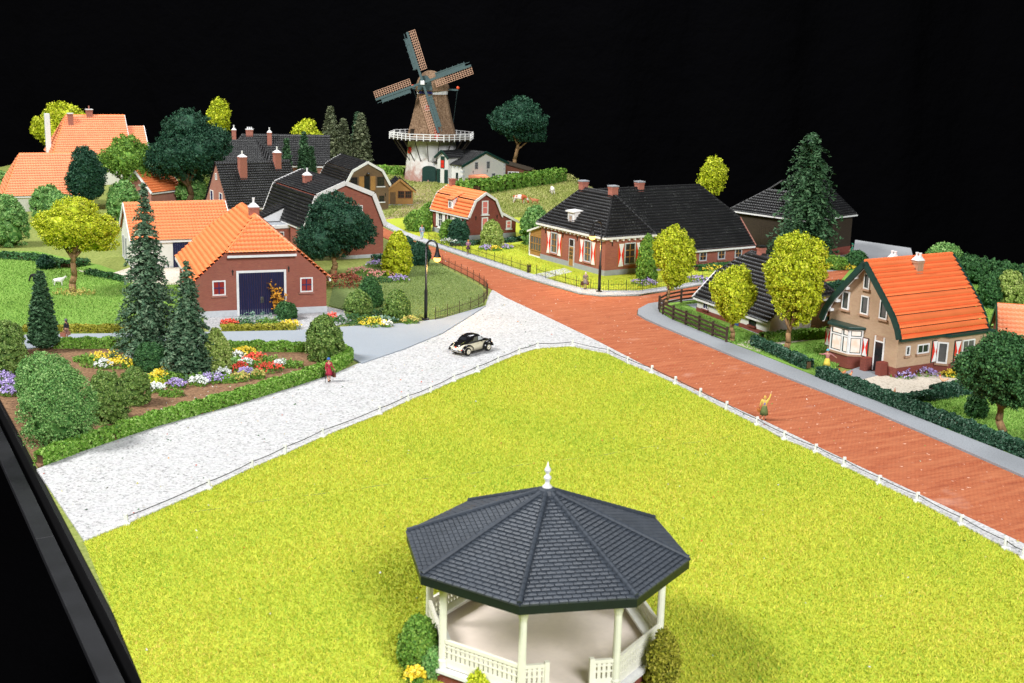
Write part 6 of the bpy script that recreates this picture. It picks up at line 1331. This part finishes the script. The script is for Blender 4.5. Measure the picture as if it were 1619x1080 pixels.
# ------------------------------------------------------------------ people
def skinned(name, nodes, edges, mat, parent, sub=1, root=0):
    me = bpy.data.meshes.new(name); me.from_pydata([n[0] for n in nodes], edges, []); me.materials.append(mat); o = link(name, me, parent)
    md = o.modifiers.new('skin', 'SKIN'); md.use_smooth_shade = True
    for i, n in enumerate(nodes):
        sv = me.skin_vertices[0].data[i]; r = n[1]; sv.radius = r if isinstance(r, tuple) else (r, r); sv.use_root = (i == root)
    s = o.modifiers.new('sub', 'SUBSURF'); s.levels = sub; s.render_levels = sub; return o
def cmat(name, c): return plain(name, c, .65, .2, .1, 8)
def person(label, base, heading, H=1.72, arms=((.28,0,1.12),(.30,-.12,.88)), arms2=None, top=(.4,.1,.1), legs=(.05,.05,.06), hair=(.2,.1,.05), skirt=None, hat=None, coat=None, stride=.12, z=.1):
    b = G(*base); b.z = z; t = thing('person', label, 'person', b, R(heading)); s = H/1.72; t.scale = (s,s,s)
    al = arms; ar = arms2 or arms; nd = []; ed = []
    def v(p, r): nd.append((p, r)); return len(nd)-1
    def e(a, c): ed.append((a, c))
    pel = v((0,0,.93), (.14,.10)); sp = v((0,0,1.12), (.125,.09)); ch = v((0,.0,1.32), (.15,.10)); nk = v((0,.01,1.47), .055); hb = v((0,-.01,1.56), (.075,.09)); ht = v((0,.0,1.66), (.075,.09))
    e(pel,sp); e(sp,ch); e(ch,nk); e(nk,hb); e(hb,ht); no = v((0,-.115,1.575), .016); e(hb,no)
    J = {}
    for sg, (el, wr) in ((-1, al), (1, ar)):
        sh = v((sg*.19,0,1.40), .06); E_ = v((sg*el[0],el[1],el[2]), .045); W_ = v((sg*wr[0],wr[1],wr[2]), .032); d = (Vector((sg*wr[0],wr[1],wr[2])) - Vector((sg*el[0],el[1],el[2]))).normalized()
        pm = Vector((sg*wr[0],wr[1],wr[2])) + d*.07; Pm = v(tuple(pm), (.04,.022)); e(ch,sh); e(sh,E_); e(E_,W_); e(W_,Pm); sd = d.cross(Vector((0,1,.2))).normalized()
        for k, ln in enumerate((.075,.085,.08,.06)):
            m1 = pm + sd*(.022*(k-1.5)) + d*ln*.6; m2 = m1 + d*ln*.5 + Vector((0,-.02,0)); a1 = v(tuple(m1), .009); a2 = v(tuple(m2), .008); e(Pm,a1); e(a1,a2)
        th = v(tuple(pm - d*.03 - sd*.055 + Vector((0,-.01,0))), .010); e(W_,th); J[sg] = (sh, E_, W_)
    for sg in (-1, 1):
        hp = v((sg*.095,0,.86), .085); kn = v((sg*.10,-stride*sg*.6-.02,.48), .058); an = v((sg*.10,stride*sg*.9,.09), .038); to = v((sg*.11,stride*sg*.9-.15,.045), .034); e(pel,hp); e(hp,kn); e(kn,an); e(an,to)
    skinned('body', nd, ed, M['skin'], t, 1)
    k = [((0,0,.90), (.155,.115)), ((0,0,1.12), (.14,.105)), ((0,0,1.32), (.17,.12)), ((0,.01,1.45), .075)]; ee = [(0,1),(1,2),(2,3)]
    for sg, (el, wr) in ((-1, al), (1, ar)):
        i = len(k); w2 = Vector(el).lerp(Vector(wr), .92); k += [((sg*.20,0,1.40), .075), ((sg*el[0],el[1],el[2]), .058), ((sg*w2.x,w2.y,w2.z), .045)]; ee += [(2,i),(i,i+1),(i+1,i+2)]
    skinned('jacket', k, ee, cmat('cloth_top', top), t, 1)
    if skirt:
        zl = skirt[1]; MB().lathe([(.15,1.02),(.19,.88),(.24,.7),(.29,zl),(.27,zl+.02)], 14).build('skirt', cmat('cloth_skirt', skirt[0]), t, smooth=True)
    if not skirt or skirt[1] > .6:
        k = [((0,0,.93), (.15,.11))]; ee = []
        for sg in (-1, 1): i = len(k); k += [((sg*.095,0,.85), .1), ((sg*.10,-stride*sg*.6-.02,.48), .072), ((sg*.10,stride*sg*.88,.14), .058)]; ee += [(0,i),(i,i+1),(i+1,i+2)]
        skinned('trousers', k, ee, cmat('cloth_legs', legs), t, 1)
    for sg in (-1, 1): MB().ball((sg*.11,stride*sg*.9-.07,.04), .055, .14, .05, 10, 6).build('shoe', cmat('shoe', (.05,.025,.015)), t, smooth=True)
    mb = MB(); mb.ball((0,.02,1.645), .098, .112, .085, 12, 8); mb.ball((0,.055,1.57), .09, .075, .1, 12, 8); mb.build('hair', cmat('hair', hair), t, smooth=True)
    for sg in (-1, 1): MB().ball((sg*.034,-.093,1.60), .012, .008, .01, 6, 4).build('eye', M['iron'], t); MB().ball((sg*.088,.0,1.575), .015, .025, .035, 6, 5).build('ear', M['skin'], t)
    MB().box(-.03, .03, -.102, -.085, 1.525, 1.535).build('mouth', cmat('lips', (.4,.08,.07)), t)
    if hat: MB().lathe([(.15,1.665),(.15,1.68),(.11,1.69),(.105,1.76),(.06,1.8)], 14).build('hat', cmat('hat', hat), t, smooth=True)
    return t, s
def held(name, label, cat, t, s, loc, parts):
    o = thing(name, label, cat); o.matrix_world = Matrix.Translation(t.location) @ Matrix.Rotation(t.rotation_euler.z, 4, 'Z') @ Matrix.Translation(Vector(loc)*s)
    for nm, mb, m in parts: mb.build(nm, m, o)
down = ((.25,.02,1.13),(.27,-.06,.88)); lf = M['brownwood']
def case(name, label, t, s, side, c=lf, w_=.5, h=.34, dy=-.1):
    mb = MB(); mb.box(-.07, .07, -w_/2, w_/2, -h-.12, -.12); hd = MB(); hd.tube((0,-.08,-.12), (0,-.06,-.02), .015); hd.tube((0,-.06,-.02), (0,.06,-.02), .018); hd.tube((0,.06,-.02), (0,.08,-.12), .015); held(name, label, 'suitcase' if name == 'suitcase' else 'bag', t, s, (side*.3, dy, .80), [('shell', mb, c), ('handle', hd, c)])
t, s = person('person in long red coat and blue hat walking on gravel with a suitcase', (520,605), 38, 1.7, down, ((.27,.0,1.12),(.38,-.12,.92)), (.42,.03,.06), (.05,.04,.04), (.1,.06,.04), ((.42,.03,.06), .5), (.05,.13,.4)); case('suitcase', 'brown suitcase carried by the person in the red coat', t, s, 1, dy=-.14)
held('walking_stick', 'dark walking stick held by the person in the red coat', 'stick', t, s, (-.3,-.12,.82), [('stick', MB().tube((0,0,.05), (-.12,-.1,-.8), .02), M['iron'])])
t, s = person('person in yellow blouse and green skirt waving beside the red road', (1207,667), 160, 1.72, ((.30,.0,1.62),(.36,-.05,1.90)), ((.27,0,1.12),(.32,-.1,.9)), (.72,.52,.12), (.6,.4,.3), (.65,.4,.1), ((.14,.17,.06), .4), None, z=.11)
mb = MB(); mb.lathe([(.12,-.34),(.19,-.16),(.2,-.14)], 12); h2 = MB(); [h2.tube((.19*math.cos(math.pi*k/6),0,-.15+.17*math.sin(math.pi*k/6)), (.19*math.cos(math.pi*(k+1)/6),0,-.15+.17*math.sin(math.pi*(k+1)/6)), .018) for k in range(6)]
held('basket', 'orange-brown basket hanging from the waving person\'s arm', 'basket', t, s, (.33,-.1,.86), [('bowl', mb, cmat('wicker', (.5,.16,.04))), ('handle', h2, cmat('wicker_handle', (.45,.14,.04)))])
vm = skinned('vest', [((0,0,.98), (.16,.12)), ((0,0,1.15), (.15,.115)), ((0,0,1.34), (.178,.128))], [(0,1),(1,2)], cmat('purple_vest', (.25,.18,.36)), t, 1)
t, s = person('person in yellow skirt and blue cap standing with arms spread on the lawn', (1306,590), 10, 1.68, ((.40,-.05,1.36),(.62,-.10,1.40)), ((.40,-.05,1.30),(.60,-.12,1.16)), (.5,.22,.22), (.5,.3,.2), (.3,.15,.06), ((.80,.62,.10), .35), (.10,.42,.55), z=.2)
t, s = person('person in grey coat carrying two bags on the pavement by the lamp', (925,460), 195, 1.75, down, down, (.20,.17,.17), (.14,.12,.12), (.55,.5,.48), ((.20,.17,.17), .55), None, z=.2); case('suitcase', 'dark suitcase in the grey coated person\'s right hand', t, s, 1, cmat('dark_leather', (.10,.04,.03))); case('shopping_bag', 'red-brown bag in the grey coated person\'s left hand', t, s, -1, cmat('red_leather', (.25,.07,.04)), .36, .3)
person('person in light blue overalls standing at the cottage garden gate', (667,380), 20, 1.8, down, down, (.36,.48,.68), (.33,.46,.68), (.45,.15,.05), None, None, z=.15)
person('person with orange hair and lilac coat walking beside the road', (740,404), 10, 1.68, ((.26,-.05,1.14),(.18,-.24,1.12)), ((.26,-.05,1.14),(.18,-.24,1.12)), (.30,.16,.28), (.10,.05,.06), (.75,.22,.03), ((.08,.04,.05), .62), None, z=.18)
t, s = person('person in black jacket walking on the driveway with a suitcase', (106,541), 250, 1.7, down, down, (.03,.03,.035), (.32,.16,.12), (.05,.04,.04), None, (.12,.12,.13), z=.16); case('suitcase', 'reddish suitcase carried along the driveway', t, s, 1, cmat('tan_leather', (.32,.12,.08))); case('briefcase', 'brown briefcase held on the other side on the driveway', t, s, -1, cmat('brown_leather', (.3,.15,.08)), .4, .28)
person('person in green clothes striding across the back yard', (1346,409), 260, 1.75, ((.3,.1,1.15),(.45,.2,1.0)), ((.3,-.1,1.15),(.35,-.3,1.0)), (.05,.30,.20), (.05,.22,.17), (.05,.3,.22), ((.05,.30,.20), .65), (.05,.32,.2), .35, z=.08)
# ------------------------------------------------------------------ animals
def _cowmat(name, c1, c2, sc, th):
    n = N(name); f = n.noise(n.coord(), sc, 2, .4); return n.out(n.ramp(f, [(th-.02, c1), (th+.02, c2)]), .75, .2)
def quadruped(name, label, cat, base, heading, L, H, mat, grazing=True, horn=False, extra=None):
    b = G(*base); t = thing(name, label, cat, b, R(heading)); t.scale = (H/1.4,)*3; k = L/2.3   # +x forward, withers 1.4
    nd = []; ed = []
    def v(p, r): nd.append((p, r)); return len(nd)-1
    rump = v((-.85*k,0,1.12), (.30,.30)); bel = v((-.25*k,0,1.02), (.36,.38)); che = v((.45*k,0,1.02), (.33,.40)); nk = v((.85*k,0,1.15), (.17,.24)); ed += [(0,1),(1,2),(2,3)]
    if grazing: h1 = v((1.15*k,0,.72), (.13,.15)); h2 = v((1.28*k,0,.36), (.12,.13)); h3 = v((1.38*k,0,.12), (.09,.09))
    else: h1 = v((1.08*k,0,1.42), (.12,.15)); h2 = v((1.25*k,0,1.48), (.11,.13)); h3 = v((1.5*k,0,1.36), (.08,.08))
    ed += [(nk,h1),(h1,h2),(h2,h3)]; hd = nd[h2][0]
    for sg in (-1, 1): ea = v((hd[0]-.05, sg*.24, hd[2]+.08), (.05,.03)); ed.append((h2, ea))
    for sg in (-1, 1):
        a = v((.5*k,sg*.2,.72), .12); c = v((.5*k,sg*.21,.42), .062); d = v((.52*k,sg*.21,.08), .05); ed += [(che,a),(a,c),(c,d)]
        a = v((-.75*k,sg*.2,.78), .15); c = v((-.68*k,sg*.22,.60), .09); d = v((-.95*k,sg*.22,.42), .06); f = v((-.9*k,sg*.22,.08), .05); ed += [(rump,a),(a,c),(c,d),(d,f)]
    ta = v((-1.12*k,0,1.1), .035); tb = v((-1.18*k,0,.55), .04); ed += [(rump,ta),(ta,tb)]
    skinned('body', nd, ed, mat, t, 1)
    for sg in (-1, 1):
        for x in (.53*k, -.89*k): MB().tube((x,sg*.215,0), (x,sg*.215,.09), .07, .055, 8).build('hoof', M['darkwood'], t)
        MB().ball((hd[0]+.06,sg*.12,hd[2]+.03), .02, .02, .02, 6, 4).build('eye', M['iron'], t)
        if horn: MB().tube((hd[0]-.04,sg*.1,hd[2]+.12), (hd[0]-.02,sg*.26,hd[2]+.26), .03, .01, 6).build('horn', M['offwhite'], t)
    return t
cw = _cowmat('red_white_hide', (.78,.70,.64), (.42,.10,.035), .9, .47)
quadruped('cow', 'red and white cow grazing in the meadow', 'cow', (822,322), -25, 2.4, 1.5, cw, True, True)
quadruped('calf', 'small brown calf standing right of the grazing cow', 'calf', (845,323), 170, 2.1, .95, _cowmat('brown_hide', (.42,.15,.07), (.5,.2,.1), 1, .5), False)
quadruped('cow', 'white cow with red back seen end-on at the meadow top', 'cow', (873,307), 100, 2.4, 1.35, _cowmat('white_red_hide', (.82,.76,.7), (.5,.15,.06), .7, .56), True, True)
quadruped('goat', 'small white goat on the left lawn beside the tree', 'goat', (94,452), 10, 1.9, .85, plain('white_hide', (.8,.78,.75), .8), False, True)
quadruped('goat', 'small black goat on the left lawn behind the cypress', 'goat', (58,446), 190, 1.9, .9, plain('black_hide', (.015,.015,.016), .7), True)
def bird(label, base, heading, c):
    b = G(*base); b.z = .23; t = thing('hen', label, 'hen', b, R(heading)); nd = [((-.12,0,.22), .07), ((.02,0,.2), (.10,.10)), ((.13,0,.28), .055), ((.16,0,.38), .04), ((.23,0,.37), .012), ((-.24,0,.34), (.02,.06))]; t.scale = (1.5,)*3
    skinned('body', nd, [(0,1),(1,2),(2,3),(3,4),(0,5)], plain('feathers', c, .8), t, 1)
    for sg in (-1, 1): MB().tube((.02,sg*.04,0), (.02,sg*.04,.14), .012).build('leg', M['ochre'], t)
    MB().box(.13, .19, -.01, .01, .41, .46).build('comb', M['red'], t)
bird('orange-brown hen nearest the doorstep of the tan house', (1330,601), 200, (.62,.25,.1)); bird('orange-brown hen right of the other at the hedge', (1341,605), 20, (.65,.3,.14)); bird('pale orange hen on the pale forecourt near the side bay', (1490,612), 160, (.7,.4,.25)); bird('brown hen at the foot of the long hedge, forecourt side', (1412,634), 60, (.5,.22,.1))
